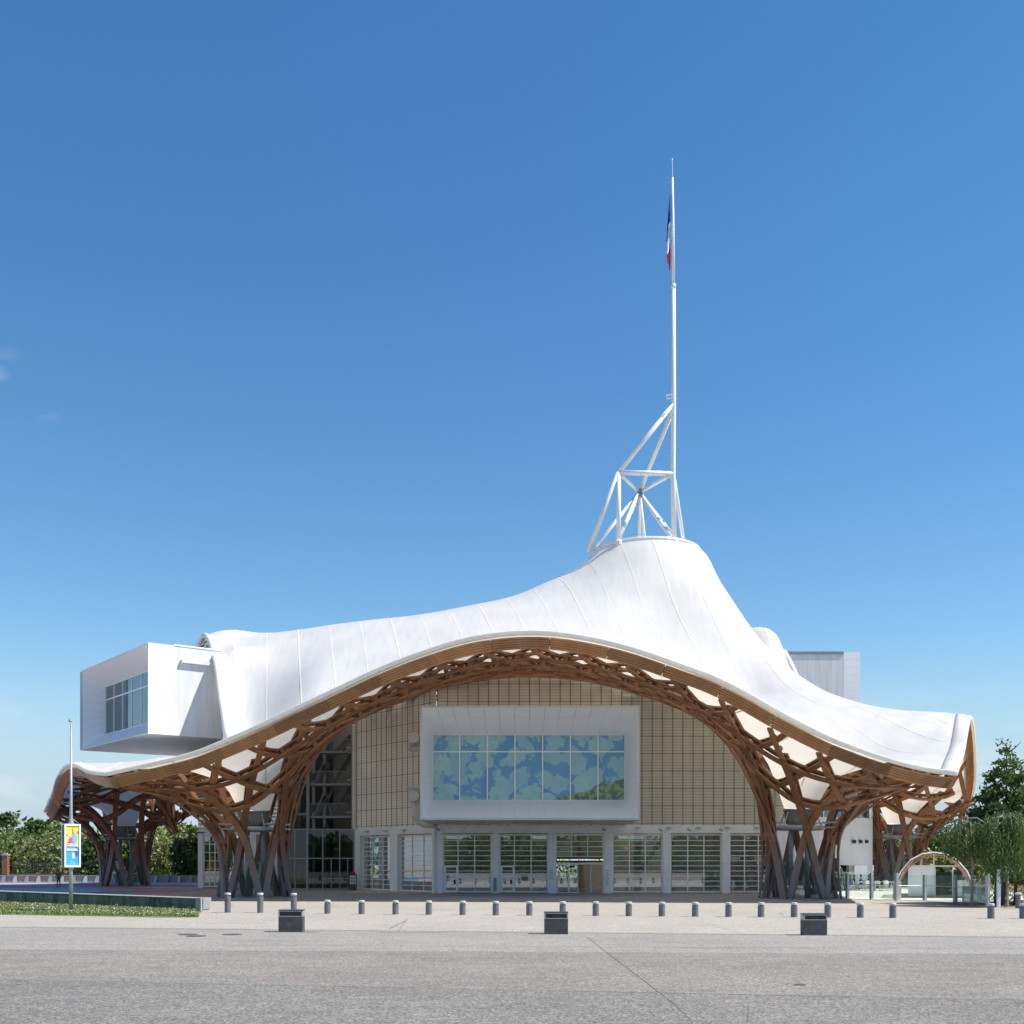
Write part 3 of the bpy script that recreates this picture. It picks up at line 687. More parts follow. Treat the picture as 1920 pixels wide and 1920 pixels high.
# ============================================================ THE HALLS UNDER THE ROOF
ORD = ['first', 'second', 'third', 'fourth', 'fifth', 'sixth', 'seventh', 'eighth', 'ninth', 'tenth', 'eleventh', 'twelfth', 'thirteenth', 'fourteenth',
       'fifteenth', 'sixteenth', 'seventeenth', 'eighteenth', 'nineteenth', 'twentieth', 'twenty-first', 'twenty-second', 'twenty-third', 'twenty-fourth']
def shutter_mat(name, a, b, clear):
    q = NT(name); pos = q.n('ShaderNodeNewGeometry').outputs['Position']; sp = q.n('ShaderNodeSeparateXYZ', {0: pos})
    nz = q.n('ShaderNodeTexNoise', {'Vector': pos, 'Scale': 0.45, 'Detail': 5}); r_ = q.n('ShaderNodeMapRange', {'Value': nz.outputs['Fac'], 'From Min': 0.35, 'From Max': 0.65})
    c1 = q.n('ShaderNodeMixRGB', {0: r_.outputs[0], 1: c4(a), 2: c4(b)})
    def line(period, wdt):
        m = q.n('ShaderNodeMath', {0: sp.outputs['Z'], 1: period}, operation='DIVIDE'); f = q.n('ShaderNodeMath', {0: m.outputs[0]}, operation='FRACT')
        return q.n('ShaderNodeMath', {0: f.outputs[0], 1: wdt / period}, operation='LESS_THAN')
    l1 = line(0.225, 0.05); l2 = line(1.35, 0.07)
    l1b = q.n('ShaderNodeMath', {0: l1.outputs[0], 1: 0.30}, operation='MULTIPLY'); l2b = q.n('ShaderNodeMath', {0: l2.outputs[0], 1: 0.62}, operation='MULTIPLY'); ml_ = q.n('ShaderNodeMath', {0: l1b.outputs[0], 1: l2b.outputs[0]}, operation='MAXIMUM')
    c2 = q.n('ShaderNodeMixRGB', {0: ml_.outputs[0], 1: c1.outputs[0], 2: (0.10, 0.09, 0.075, 1)})
    wv = q.n('ShaderNodeTexWave', {'Vector': pos, 'Scale': 1.4, 'Distortion': 0}, bands_direction='Z')
    bp = q.n('ShaderNodeBump', {'Height': wv.outputs['Fac'], 'Strength': 0.4, 'Distance': 0.02})
    d = q.n('ShaderNodeBsdfPrincipled', {'Base Color': c2.outputs[0], 'Roughness': 0.35, 'Normal': bp.outputs[0]})
    sh = d.outputs[0]; tr_ = q.n('ShaderNodeBsdfTransparent', {'Color': (0.9, 0.92, 0.88, 1)})
    if clear > 0: sh = q.n('ShaderNodeMixShader', {0: clear, 1: sh, 2: tr_.outputs[0]}).outputs[0]
    q.l(sh, q.out.inputs[0])
shutter_mat('shutter', (0.93, 0.86, 0.73), (0.80, 0.745, 0.64), 0.0)
shutter_mat('shutter_clear', (0.92, 0.87, 0.75), (0.84, 0.80, 0.70), 0.48)
mat('mullion_dark', (0.22, 0.20, 0.165), rough=0.5)
mat('hall_floor', (0.52, 0.51, 0.49), rough=0.4); mat('hall_wall', (0.80, 0.77, 0.70), (0.74, 0.71, 0.65), 0.6, 0.8)
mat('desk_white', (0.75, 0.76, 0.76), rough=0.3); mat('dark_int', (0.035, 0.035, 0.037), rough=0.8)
mat('teal_blind', (0.30, 0.55, 0.62), (0.20, 0.42, 0.50), 1.2, 0.7, stretch=(3, 3, 0.1)); mat('grille_grey', (0.30, 0.305, 0.31), rough=0.6)

HY = 86.0          # the entrance front stands 86 m away
def X_(px, D=HY): return (px - 960) * D / FOC
def Z_(py, D=HY): return EYE + (HORY - py) * D / FOC
mat('shade_backdrop', (0.13, 0.14, 0.13), (0.09, 0.10, 0.095), .6, .8)  # dark tone painted in for the unlit depth behind the clear shutters
hall = empty('entrance_hall', (7, HY, 0), 'glazed entrance hall with beige shutter front and white ground floor frames behind the central arch', 'building')
class Fr:
    "a vertical plane: s runs along it, d is depth behind it"
    def __init__(s, a, b): s.a = Vector((a[0], a[1], 0)); s.b = Vector((b[0], b[1], 0)); s.u = (s.b - s.a).normalized(); s.n = Vector((-s.u.y, s.u.x, 0)); s.L = (s.b - s.a).length
    def p(s, t, d, z): return s.a + s.u * t + s.n * d + Vector((0, 0, z))
    def box(s, m, t0, t1, d0, d1, z0, z1):
        return m.obox(s.p((t0 + t1) / 2, (d0 + d1) / 2, (z0 + z1) / 2), s.u * (t1 - t0) / 2, s.n * (d1 - d0) / 2, Vector((0, 0, (z1 - z0) / 2)))
FC = Fr((X_(820), HY), (21.2, HY)); FW = Fr((X_(664, 95.7), 95.7), (X_(820), HY))
def bay(fr, t0, t1, parent, cols, rows=11, z0=0.06, z1=4.58, door=None, depth=0.18, barw=0.055):
    "one window bay: white frame with muntins (window) and its panes; door = (t0, t1) reserves a leaf"
    w = MB(); fw = 0.10
    fr.box(w, t0, t0 + fw, depth, depth + 0.14, z0, z1); fr.box(w, t1 - fw, t1, depth, depth + 0.14, z0, z1)
    fr.box(w, t0 + fw, t1 - fw, depth, depth + 0.14, z1 - fw, z1); fr.box(w, t0 + fw, t1 - fw, depth, depth + 0.14, z0, z0 + fw)
    h = (z1 - z0 - 2 * fw) / rows; xs = [t0 + fw] + [t0 + fw + (t1 - t0 - 2 * fw) * c for c in cols] + [t1 - fw]
    zd = z0 + fw + 5.0 * h if door else 0
    for k, c in enumerate(xs[1:-1]): fr.box(w, c - barw * .7, c + barw * .7, depth + .01, depth + 0.12, z0 + fw, z1 - fw)
    for r in range(1, rows):
        z = z0 + fw + h * r
        for a_, b_ in zip(xs, xs[1:]): fr.box(w, a_ + .039, b_ - .039, depth + 0.02, depth + 0.09, z - barw / 2, z + barw / 2)
    win = w.build('window', 'frame_white', parent)
    for a_, b_ in zip(xs, xs[1:]):
        for r in range(rows):
            g = MB(); fr.box(g, a_ + .03, b_ - .03, depth + 0.05, depth + 0.062, z0 + fw + h * r + .02, z0 + fw + h * (r + 1) - .02); g.build('pane', 'glass', win)
    if door:
        a_, b_ = xs[door], xs[door + 1]; m = MB()
        fr.box(m, a_, a_ + .13, depth - .05, depth + .015, z0, zd); fr.box(m, b_ - .13, b_, depth - .05, depth + .015, z0, zd)
        fr.box(m, a_ + .13, b_ - .13, depth - .05, depth + .015, zd - .13, zd); fr.box(m, a_ + .13, b_ - .13, depth - .05, depth + .015, z0, z0 + .14)
        dr = m.build('door', 'frame_white', parent); m = MB(); fr.box(m, b_ - .30, b_ - .17, depth - .12, depth - .05, 0.75, 1.25); m.build('handle', 'black_plastic', dr)
    return win
# pillars and lintel of the ground floor
pil_px = [(816, 830), (922, 936), (1028, 1041), (1133, 1148), (1243, 1257), (1354, 1368), (1452, 1466)]
for a_, b_ in pil_px:
    m = MB(); t0 = X_(a_) - FC.a.x; t1 = X_(b_) - FC.a.x; FC.box(m, max(t0, 0.01), t1, -0.12, 0.45, 0, 4.66); m.build('pillar', 'pillar_white', hall)
m = MB(); FC.box(m, 0, FC.L, -0.10, 0.5, 4.66, 5.28); m.build('lintel', 'pillar_white', hall)
spans = [(pil_px[i][1], pil_px[i + 1][0]) for i in range(6)]
for i, (a_, b_) in enumerate(spans):
    t0 = X_(a_) - FC.a.x; t1 = X_(b_) - FC.a.x
    if i == 2:
        e = MB(); FC.box(e, t0, t0 + .12, .1, .3, 0, 4.6); FC.box(e, t1 - .12, t1, .1, .3, 0, 4.6); FC.box(e, t0 + .12, t1 - .12, .1, .3, 4.48, 4.6); FC.box(e, t0 + .12, t1 - .12, .12, .3, 2.24, 2.36)
        for z in (4.02, 3.62, 3.22, 2.86): FC.box(e, t0 + .12, t1 - .12, .12, .22, z - .03, z + .03)
        for t in ((t0 * 2 + t1) / 3, (t0 + t1 * 2) / 3): FC.box(e, t - .03, t + .03, .125, .225, 2.9, 4.48)
        win = e.build('entrance_frame', 'frame_white', hall)
        for zz in ((2.36, 2.83), (2.89, 3.19), (3.25, 3.59), (3.65, 3.99), (4.05, 4.48)):
            for q_ in range(3):
                a2 = t0 + .12 + (t1 - t0 - .24) * q_ / 3; b2 = t0 + .12 + (t1 - t0 - .24) * (q_ + 1) / 3
                if zz[0] > 2.5: g = MB(); FC.box(g, a2 + .03, b2 - .03, .16, .172, zz[0] + .01, zz[1] - .01); g.build('pane', 'glass', win)
        m = MB(); FC.box(m, t0 + .12, t1 - .12, .05, .12, 2.42, 2.80); m.build('sign_board', 'black_plastic', hall)
        q = NT('led_text'); pos = q.n('ShaderNodeNewGeometry').outputs['Position']
        nz = q.n('ShaderNodeTexNoise', {'Vector': q.n('ShaderNodeMapping', {'Vector': pos, 'Scale': (1.6, 0, 0)}).outputs[0], 'Scale': 1.0, 'Detail': 0})
        hs_ = q.n('ShaderNodeValToRGB'); cr = hs_.color_ramp; cr.elements[0].color = (1, .75, .15, 1); cr.elements[1].color = (1, .6, .4, 1); cr.elements[0].position = 0.3; cr.elements[1].position = 0.7
        for p_, c_ in ((0.42, (.95, .95, 1, 1)), (0.55, (.5, 1, .75, 1)), (.62, (1, .8, .9, 1))): z_ = cr.elements.new(p_); z_.color = c_
        q.l(nz.outputs['Fac'], hs_.inputs[0]); em = q.n('ShaderNodeEmission', {'Color': hs_.outputs[0], 'Strength': 1.1}); q.l(em.outputs[0], q.out.inputs[0])
        text('led_lettering', '4PL DE CORAIL ! SUZANNE REPERTOIRE EUR KCS JEU . THE', 0.135, (FC.a.x + t0 + .14, HY + .045, 2.55), 'led_text', hall, bold=0.004)
        text('lettering', 'ENTRÉE', 0.30, (FC.a.x + t0 + .18, HY + .1, 3.76), 'white_paint', hall, bold=0.004)
        text('lettering', 'TRANCE', 0.33, (FC.a.x + t0 + .13, HY + .1, 3.32), 'white_paint', hall, bold=0.004)
        text('lettering', 'EINGANG', 0.24, (FC.a.x + t0 + .18, HY + .1, 2.95), 'white_paint', hall, bold=0.003)
        # glass door leaves, one slid open
        for q_, (u0, u1) in enumerate(((0.02, .26), (.27, .47))):
            m = MB(); a2 = t0 + .12 + (t1 - t0 - .24) * u0; b2 = t0 + .12 + (t1 - t0 - .24) * u1
            for s0, s1 in ((a2, a2 + .05), (b2 - .05, b2)): FC.box(m, s0, s1, .16, .2, 0.03, 2.22)
            FC.box(m, a2 + .05, b2 - .05, .16, .2, 2.16, 2.22); FC.box(m, a2 + .05, b2 - .05, .16, .2, .03, .09)
            dr = m.build('door', 'frame_white', hall); g = MB(); FC.box(g, a2 + .05, b2 - .05, .175, .187, .09, 2.16); g.build('pane', 'glass', dr)
            m = MB(); FC.box(m, b2 - .13, b2 - .09, .1, .16, .8, 1.3); m.build('handle', 'black_plastic', dr)
        m = MB(); a2 = t0 + .12 + (t1 - t0 - .24) * .735; FC.box(m, a2, a2 + .07, .14, .22, .03, 2.22); m.build('door_post', 'white_paint', hall)
    else:
        cols = [(0.30, 0.66), (0.30, 0.66), None, (0.335, 0.665), (0.335, 0.665), (0.335, 0.665)][i]
        bay(FC, t0, t1, hall, cols, 11, door=(0 if False else None))
        if i in (0, 1):
            a_, b_ = t0 + .10, t0 + .10 + (t1 - t0 - .2) * .30; m = MB(); zd = 2.16
            FC.box(m, a_, a_ + .14, .1, .19, .06, zd); FC.box(m, b_ - .14, b_, .1, .19, .06, zd); FC.box(m, a_ + .14, b_ - .14, .1, .19, zd - .14, zd); FC.box(m, a_ + .14, b_ - .14, .1, .19, .06, .22)
            for z in (.7, 1.1, 1.5): FC.box(m, a_ + .14, b_ - .14, .12, .18, z - .03, z + .03)
            dr = m.build('door', 'frame_white', hall); m = MB(); FC.box(m, b_ - .34, b_ - .18, .04, .1, .72, 1.05); m.build('handle', 'black_plastic', dr)
text('lettering', 'RANT', 0.30, (X_(1370), HY + .1, Z_(1612)), 'white_paint', hall, bold=0.003)
text('lettering', 'CAFE', 0.30, (X_(1415), HY + .1, Z_(1612)), 'white_paint', hall, bold=0.003)
m = MB(); m.box(X_(1421) - .02, X_(1421) + .02, HY + .1, HY + .11, Z_(1618), Z_(1613.5)); m.plate([(X_(1421) - .08, HY + .1, Z_(1618)), (X_(1421) + .08, HY + .1, Z_(1618)), (X_(1421), HY + .1, Z_(1620.5))], (0, 1, 0), .01); m.build('arrow_sign', 'white_paint', hall)
# small notices on the pillars, call box
for px0, lines in ((1029.5, 5), (1134.5, 8)):
    m = MB()
    for k in range(lines): w_ = random.uniform(.18, .42); m.box(X_(px0) + .03, X_(px0) + .03 + w_, HY - .126, HY - .12, 1.75 - .16 * k, 1.79 - .16 * k)
    m.build('notice_lettering', 'grille_grey', hall)
m = MB(); m.box(X_(925.5), X_(931), HY - .22, HY - .12, .15, 1.2); m.box(X_(925.7), X_(930.8), HY - .26, HY - .22, 1.0, 1.15); m.build('call_box', 'steel', hall)
# floodlights and cameras on the lintel
for px in (1195, 1253, 1308, 1363, 1417): m = MB(); m.box(X_(px) - .2, X_(px) + .2, HY - .42, HY - .2, 5.02, 5.12); m.box(X_(px) - .02, X_(px) + .02, HY - .3, HY - .1, 4.98, 5.02); m.build('floodlight', 'galvanised', hall)
for px in (1132, 1238, 1291, 1350, 822): m = MB(); m.tube([(X_(px), HY - .1, 4.95), (X_(px), HY - .35, 4.92)], .03, 6); m.tube([(X_(px) - .14, HY - .4, 4.98), (X_(px) + .12, HY - .34, 4.86)], .07, 8); m.build('camera', 'galvanised', hall)
# left wing of the ground floor, turned back
def t_of(fr, px):      # distance along fr seen at px
    s_ = (px - 960) / FOC; return (s_ * fr.a.y - fr.a.x) / (fr.u.x - s_ * fr.u.y)
for a_, b_ in ((668, 677), (733, 747), (812, 819)):
    m = MB(); FW.box(m, max(0, t_of(FW, a_)), min(FW.L - .35, t_of(FW, b_)), -.12, .4, 0, 4.66); m.build('pillar', 'pillar_white', hall)
m = MB(); FW.box(m, 0, FW.L - .3, -.1, .5, 4.66, 5.28); m.build('lintel', 'pillar_white', hall)
bay(FW, t_of(FW, 677.5), t_of(FW, 733), hall, (0.30, 0.68), 11, z1=4.58); bay(FW, t_of(FW, 747.5), t_of(FW, 812), hall, (0.33, 0.68), 11, z1=4.58)
for px in (692, 727, 761): t = t_of(FW, px); m = MB(); FW.box(m, t - .25, t + .25, -.42, -.2, 4.95, 5.03); FW.box(m, t - .02, t + .02, -.3, -.1, 4.9, 4.95); m.build('floodlight', 'galvanised', hall)
# upper front: tall beige shutter panels between dark mullions, cut off under the lattice
def shutters(fr, t0, t1, pitch, clear_from=None):
    n = int(round((t1 - t0) / pitch)); pw = (t1 - t0) / n
    for k in range(n):
        a_, b_ = t0 + pw * k, t0 + pw * (k + 1); pa = fr.p(a_, 0, 0); pb = fr.p(b_, 0, 0)
        za = float(ZL([pa.x], [pa.y])[0]) + 0.15; zb = float(ZL([pb.x], [pb.y])[0]) + 0.15
        if min(za, zb) < 5.8: continue
        clear = clear_from and a_ + fr.a.x > clear_from
        m = MB(); m.plate([fr.p(a_ + .018, .06, 5.28), fr.p(b_ - .018, .06, 5.28), fr.p(b_ - .018, .06, zb), fr.p(a_ + .018, .06, za)], fr.n, .03)
        m.build('shutter_panel', 'shutter_clear' if clear else 'shutter', hall)
        m = MB(); fr.box(m, a_ - .026, a_ + .026, .035, .12, 5.28, za); m.build('mullion', 'mullion_dark', hall)
shutters(FC, 0.0, FC.L, 0.79, X_(1150)); shutters(FW, 0.35, FW.L - .3, 0.80)
m = MB(); FW.box(m, -.05, .33, -.15, .3, 0, 15.0); m.build('corner_post', 'warm_white', hall)
# inside: floor, rear wall with openings, columns, braces and floors that show through the clear shutters
m = MB(); m.box(-13, 21, HY + .5, 122, -.02, 0.03); m.build('hall_floor', 'hall_floor', hall)
m = MB(); m.box(-13, 3.2, 108, 108.4, 0, 14); m.box(6.6, 21, 108, 108.4, 0, 14); m.box(3.2, 6.6, 108, 108.4, 2.6, 14); m.build('rear_wall', 'hall_wall', hall)
m = MB(); m.box(20.9, 21.2, HY + .5, 100, 0, 10.6); m.build('side_wall', 'warm_white', hall)
m = MB(); m.box(13.4, 20.8, 92, 92.3, 0, 12.8); m.build('inner_wall', 'hall_wall', hall); m = MB(); m.box(8.9, 13.3, 91, 91.2, 5.0, 16); m.build('inner_wall', 'shade_backdrop', hall)  # second one is an added dark backdrop standing for shade, not a wall
for x in (9.9, 12.4): m = MB(); m.tube([(x, 87.4, 0), (x, 87.4, 14)], .28, 12); m.build('inner_column', 'warm_white', hall, smooth=True)
for x0, x1, z0, z1 in ((8.9, 12.4, 0.1, 5.2), (8.9, 12.4, 5.4, 9.8), (8.9, 12.4, 9.8, 14.2), (12.6, 14.9, 0.1, 8.0), (12.6, 14.6, 5.4, 13)):
    m = MB(); m.tube([(x0, 86.75, z0), (x1, 86.75, z1)], .15, 8); m.build('brace', 'warm_white', hall, smooth=True)
for z in (5.1, 8.2, 10.6, 13.0): m = MB(); m.box(8.9, 20.8, 86.95, 87.1, z - .11, z + .11); m.build('floor_edge', 'warm_white', hall)
for x in (9.2, 10.4, 11.6, 13.3, 14.5, 16.0, 17.5): m = MB(); m.box(x - .06, x + .06, 87.12, 87.2, 5.2, 14); m.build('inner_post', 'warm_white', hall)
m = MB(); m.box(15.0, 20.0, 91.2, 91.4, 8.4, 11.6); m.build('inner_window', 'glass_teal', hall)
for x0, x1, y, z1 in ((-4.7, -1.2, 89.5, 1.25), (-.3, 2.3, 89.5, 1.25), (3.8, 4.6, 91, 1.1), (-11, -8, 97, 1.1)): 
    m = MB(); m.box(x0, x1, y, y + .7, .05, z1); m.build('reception_desk', 'desk_white', hall)
for x in (-4.0, 1.6, 3.2, 6.2): m = MB(); m.tube([(x, 100, 0), (x, 100, 17)], .35, 12); m.build('inner_column', 'warm_white', hall, smooth=True)

# ---- round vents beside the cantilevered box
for px, py, nm in ((778, 1386, 0), (778, 1494, 1)):
    v = empty('ventilation_cowl', (X_(px), HY - .5, Z_(py)), ['round white air inlet with small maintenance shelf on the beige shutters, upper one', 'round white air outlet on a thick bent duct left of the window box, lower one'][nm], 'vent')
    c = Vector((X_(px), HY - .1, Z_(py))); m = MB(); m.tube([c, c + Vector((0, -1.1, 0))], .44, 24); m.build('duct', 'warm_white', v)
    m = MB(); m.tube([c + Vector((0, -1.1, 0)), c + Vector((0, -1.18, 0))], .40, 24); m.build('cover', 'white_paint', v)
    m = MB()
    if nm == 0: m.box(c.x - .55, c.x + .75, c.y - .9, c.y + .1, c.z - .85, c.z - .75); m.box(c.x - .3, c.x + .5, c.y - .6, c.y, c.z - 1.0, c.z - .85); m.box(c.x - .45, c.x + .45, c.y - .1, c.y + .1, c.z - .75, c.z)
    else:
        m.box(c.x - .6, c.x + .75, c.y - .9, c.y + .1, c.z + .62, c.z + .72); m.box(c.x - .42, c.x + .6, c.y - .7, c.y, c.z + .3, c.z + .62)
    m.build('bracket', 'warm_white', v)
    if nm: m = MB(); m.tube([c + Vector((.15, -.55, -.3)), c + Vector((.2, -.5, -1.2)), c + Vector((.35, -.45, -1.7)), c + Vector((.75, -.4, -2.05)), c + Vector((1.5, -.3, -2.1))], .38, 16); m.build('elbow', 'warm_white', v, smooth=True)

# ============================================================ GALLERY BOXES
def panel_quad(parent, A, B, C_, D_, ns, ts, m='white_panel', gap=0.018, th=0.05, name='panel'):
    "A-B outer edge, D-C inner edge; split at ns (0..1 along) and ts (0..1 from outer to inner)"
    A, B, C_, D_ = map(Vector, (A, B, C_, D_)); n = (B - A).cross(D_ - A).normalized()
    def pt(s, t): return A.lerp(B, s).lerp(D_.lerp(C_, s), t)
    for s0, s1 in zip(ns, ns[1:]):
        for t0, t1 in zip(ts, ts[1:]):
            q = [pt(s0, t0), pt(s1, t0), pt(s1, t1), pt(s0, t1)]; c = sum(q, Vector()) / 4
            q = [p + (c - p).normalized() * gap for p in q]; b = MB(); b.plate(q, n, -th); b.build(name, m, parent)
    b = MB(); o_ = -n * (th * .7); b.quad(A + o_, B + o_, C_ + o_, D_ + o_); b.build('joint_backing', 'joint_grey', parent)
def box_end(parent, O, I, nt_, nb, nl, tt=(0, .37, 1), tb=(0, 1), tl=(0, 1), tr=(0, 1)):
    "O, I = outer and inner rectangles, corners in order bottom left, bottom right, top right, top left seen from outside"
    ev = lambda k: [i / k for i in range(k + 1)]
    panel_quad(parent, O[3], O[2], I[2], I[3], ev(nt_), tt); panel_quad(parent, O[1], O[0], I[0], I[1], ev(nb), tb)
    panel_quad(parent, O[0], O[3], I[3], I[0], ev(nl), tl); panel_quad(parent, O[2], O[1], I[1], I[2], ev(nl), tr)
# box 1, straight above the entrance
g1 = empty('gallery_box', (1.25, 77, 5.45), 'white gallery box over the entrance, its wide window showing a blue and green leaf print', 'building')
gx0, gx1, gz0, gz1 = X_(790, 77), X_(1197, 77), 5.45, 13.22; wx0, wx1, wz0, wz1, wy = -5.84, 8.30, 6.88, 11.78, 81.0
O = [(gx0, 77, gz0), (gx1, 77, gz0), (gx1, 77, gz1), (gx0, 77, gz1)]; I = [(wx0, wy, wz0), (wx1, wy, wz0), (wx1, wy, wz1), (wx0, wy, wz1)]
box_end(g1, O, I, 14, 14, 8)
b = MB(); T = .08
b.box(gx0 - T, gx0 - .01, 77.0, 118, gz0 - T, gz1 + T); b.box(gx1 + .01, gx1 + T, 77.0, 118, gz0 - T, gz1 + T)
b.box(gx0 - .01, gx1 + .01, 77.0, 118, gz1 + .01, gz1 + T); b.box(gx0 - .01, gx1 + .01, 77.0, 118, gz0 - T, gz0 - .01); b.build('shell', 'stained_white', g1)
for k in range(6):
    for j in (0, 1): x = gx0 + 1.6 + 2.45 * k; b = MB(); b.box(x - .22, x + .22, 79 + 3 * j, 79.25 + 3 * j, gz0 - T - .02, gz0 - T - .001); b.build('underside_vent', 'grille_grey', g1)
glass('glass_print', (0.92, 0.96, 0.97), 0.03)
q = NT('leaf_print'); pos = q.n('ShaderNodeNewGeometry').outputs['Position']
n1 = q.n('ShaderNodeTexNoise', {'Vector': pos, 'Scale': 0.55, 'Detail': 3, 'Distortion': 1.2}); av = q.n('ShaderNodeVectorMath', {0: pos, 1: n1.outputs['Color']}, operation='ADD')
vo = q.n('ShaderNodeTexVoronoi', {'Vector': q.n('ShaderNodeMapping', {'Vector': av.outputs[0], 'Scale': (0.85, 0, 0.95)}).outputs[0], 'Scale': 1.0}); 
n2 = q.n('ShaderNodeTexNoise', {'Vector': pos, 'Scale': 1.1, 'Detail': 4, 'Roughness': .55, 'Distortion': 1.6})
sc_ = q.n('ShaderNodeSeparateColor', {0: vo.outputs['Color']})
a1 = q.n('ShaderNodeMath', {0: n2.outputs['Fac'], 1: vo.outputs['Distance']}, operation='SUBTRACT')
st = q.n('ShaderNodeMapRange', {'Value': a1.outputs[0], 'From Min': -0.19, 'From Max': -0.10})
n3 = q.n('ShaderNodeTexNoise', {'Vector': av.outputs[0], 'Scale': 2.2, 'Detail': 6, 'Roughness': .7})
lf = q.n('ShaderNodeMixRGB', {0: sc_.outputs[0], 1: (0.34, 0.56, 0.66, 1), 2: (0.60, 0.80, 0.56, 1)}); lf2 = q.n('ShaderNodeMixRGB', {0: n3.outputs['Fac'], 1: lf.outputs[0], 2: (0.36, 0.60, 0.68, 1)})
vn = q.n('ShaderNodeMath', {0: n3.outputs['Fac'], 1: .55}, operation='GREATER_THAN'); vm_ = q.n('ShaderNodeMath', {0: vn.outputs[0], 1: .25}, operation='MULTIPLY'); lf2 = q.n('ShaderNodeMixRGB', {0: vm_.outputs[0], 1: lf2.outputs[0], 2: (0.16, 0.42, 0.60, 1)})
cc = q.n('ShaderNodeMixRGB', {0: st.outputs[0], 1: (0.10, 0.34, 0.62, 1), 2: lf2.outputs[0]})
sp = q.n('ShaderNodeSeparateXYZ', {0: pos}); k1 = q.n('ShaderNodeMath', {0: sp.outputs['X'], 1: 0.30}, operation='MULTIPLY'); k2 = q.n('ShaderNodeMath', {0: k1.outputs[0], 1: 6.15}, operation='ADD')
k3 = q.n('ShaderNodeMath', {0: k2.outputs[0], 1: sp.outputs['Z']}, operation='SUBTRACT'); k4 = q.n('ShaderNodeMath', {0: n1.outputs['Fac'], 1: 1.0}, operation='MULTIPLY'); k5 = q.n('ShaderNodeMath', {0: k3.outputs[0], 1: k4.outputs[0]}, operation='ADD')
ks = q.n('ShaderNodeMapRange', {'Value': k5.outputs[0], 'From Min': 0.45, 'From Max': 0.5})
gr = q.n('ShaderNodeMixRGB', {0: q.n('ShaderNodeMapRange', {'Value': n3.outputs['Fac'], 'From Min': .46, 'From Max': .54}).outputs[0], 1: (0.03, 0.08, 0.07, 1), 2: (0.30, 0.42, 0.05, 1)})
fin = q.n('ShaderNodeMixRGB', {0: ks.outputs[0], 1: cc.outputs[0], 2: gr.outputs[0]})
bb = q.n('ShaderNodeBsdfPrincipled', {'Base Color': fin.outputs[0], 'Roughness': 0.7}); q.l(bb.outputs[0], q.out.inputs[0])
b = MB(); b.box(wx0 + .02, wx1 - .02, wy + .25, wy + .3, wz0 + .02, wz1 - .02); pr = b.build('window_print', 'leaf_print', g1)
b = MB(); b.box(wx0, wx0 + .09, wy, wy + .2, wz0, wz1); b.box(wx1 - .09, wx1, wy, wy + .2, wz0, wz1); b.box(wx0 + .09, wx1 - .09, wy, wy + .2, wz0, wz0 + .09); b.box(wx0 + .09, wx1 - .09, wy, wy + .2, wz1 - .09, wz1)
zs = wz1 - (wz1 - wz0) * .262; b.box(wx0 + .09, wx1 - .09, wy + .02, wy + .1, zs - .045, zs + .045)
for k in range(1, 7): x = wx0 + (wx1 - wx0) * k / 7; b.box(x - .04, x + .04, wy + .012, wy + .11, wz0 + .09, zs - .045); b.box(x - .04, x + .04, wy + .012, wy + .11, zs + .045, wz1 - .09)
wn = b.build('window', 'frame_white', g1)
for k in range(7):
    for z0, z1 in ((wz0 + .05, zs), (zs, wz1 - .05)):
        b = MB(); x = wx0 + (wx1 - wx0) * k / 7; b.box(x + .03, x + (wx1 - wx0) / 7 - .03, wy + .06, wy + .075, z0 + .03, z1 - .03); b.build('pane', 'glass_print', wn)
# box 2, upper left, turned towards the town
PN = P(277, 1205, 94.9); PN.z = 21.2; u2 = Vector((0.786, 0.616, 0)); v2 = Vector((-0.616, 0.786, 0)); Wd = 18.7
g2 = empty('gallery_box', (PN.x, PN.y, 13.4), 'white gallery box jutting out of the roof at the upper left with a teal window', 'building')
def q2(a, b_, z): return PN + u2 * a + v2 * b_ + Vector((0, 0, z - PN.z))
O = [q2(0, Wd, 13.4), q2(0, 0, 13.4), q2(0, 0, 21.2), q2(0, Wd, 21.2)]
I = [q2(2.3, Wd - .5, 15.0), q2(2.3, .5, 15.0), q2(2.3, .5, 19.9), q2(2.3, Wd - .5, 19.9)]
ev = lambda k: [i / k for i in range(k + 1)]
panel_quad(g2, O[3], O[2], I[2], I[3], [0, 1], (0, .37, 1)); panel_quad(g2, O[1], O[0], I[0], I[1], [0, 1], (0, 1)); panel_quad(g2, O[0], O[3], I[3], I[0], ev(8), (0, 1)); panel_quad(g2, O[2], O[1], I[1], I[2], ev(8), (0, 1))
def slab(m, a0, a1, b0, b1, z0, z1): m.obox(q2((a0 + a1) / 2, (b0 + b1) / 2, (z0 + z1) / 2), u2 * (a1 - a0) / 2, v2 * (b1 - b0) / 2, Vector((0, 0, (z1 - z0) / 2)))
b = MB(); slab(b, 2.3, 6.7, -.0, .1, 13.4, 21.2); slab(b, 0.02, 8, Wd - .1, Wd, 13.4, 21.2); slab(b, 0.02, 6.7, .1, Wd - .1, 21.1, 21.2); slab(b, 0.02, 11, .1, Wd - .1, 13.4, 13.5); b.build('shell', 'stained_white', g2)
panel_quad(g2, q2(0, -.03, 13.4), q2(2.3, -.03, 13.4), q2(2.3, -.03, 21.2), q2(0, -.03, 21.2), [0, 1], ev(8))
b = MB(); slab(b, 2.9, 6.8, -.35, 0, 19.75, 20.05); b.build('ledge', 'stained_white', g2)
b = MB(); slab(b, 2.3, 6.8, -.06, 0, 21.2, 21.32); b.build('gutter', 'frame_white', g2)
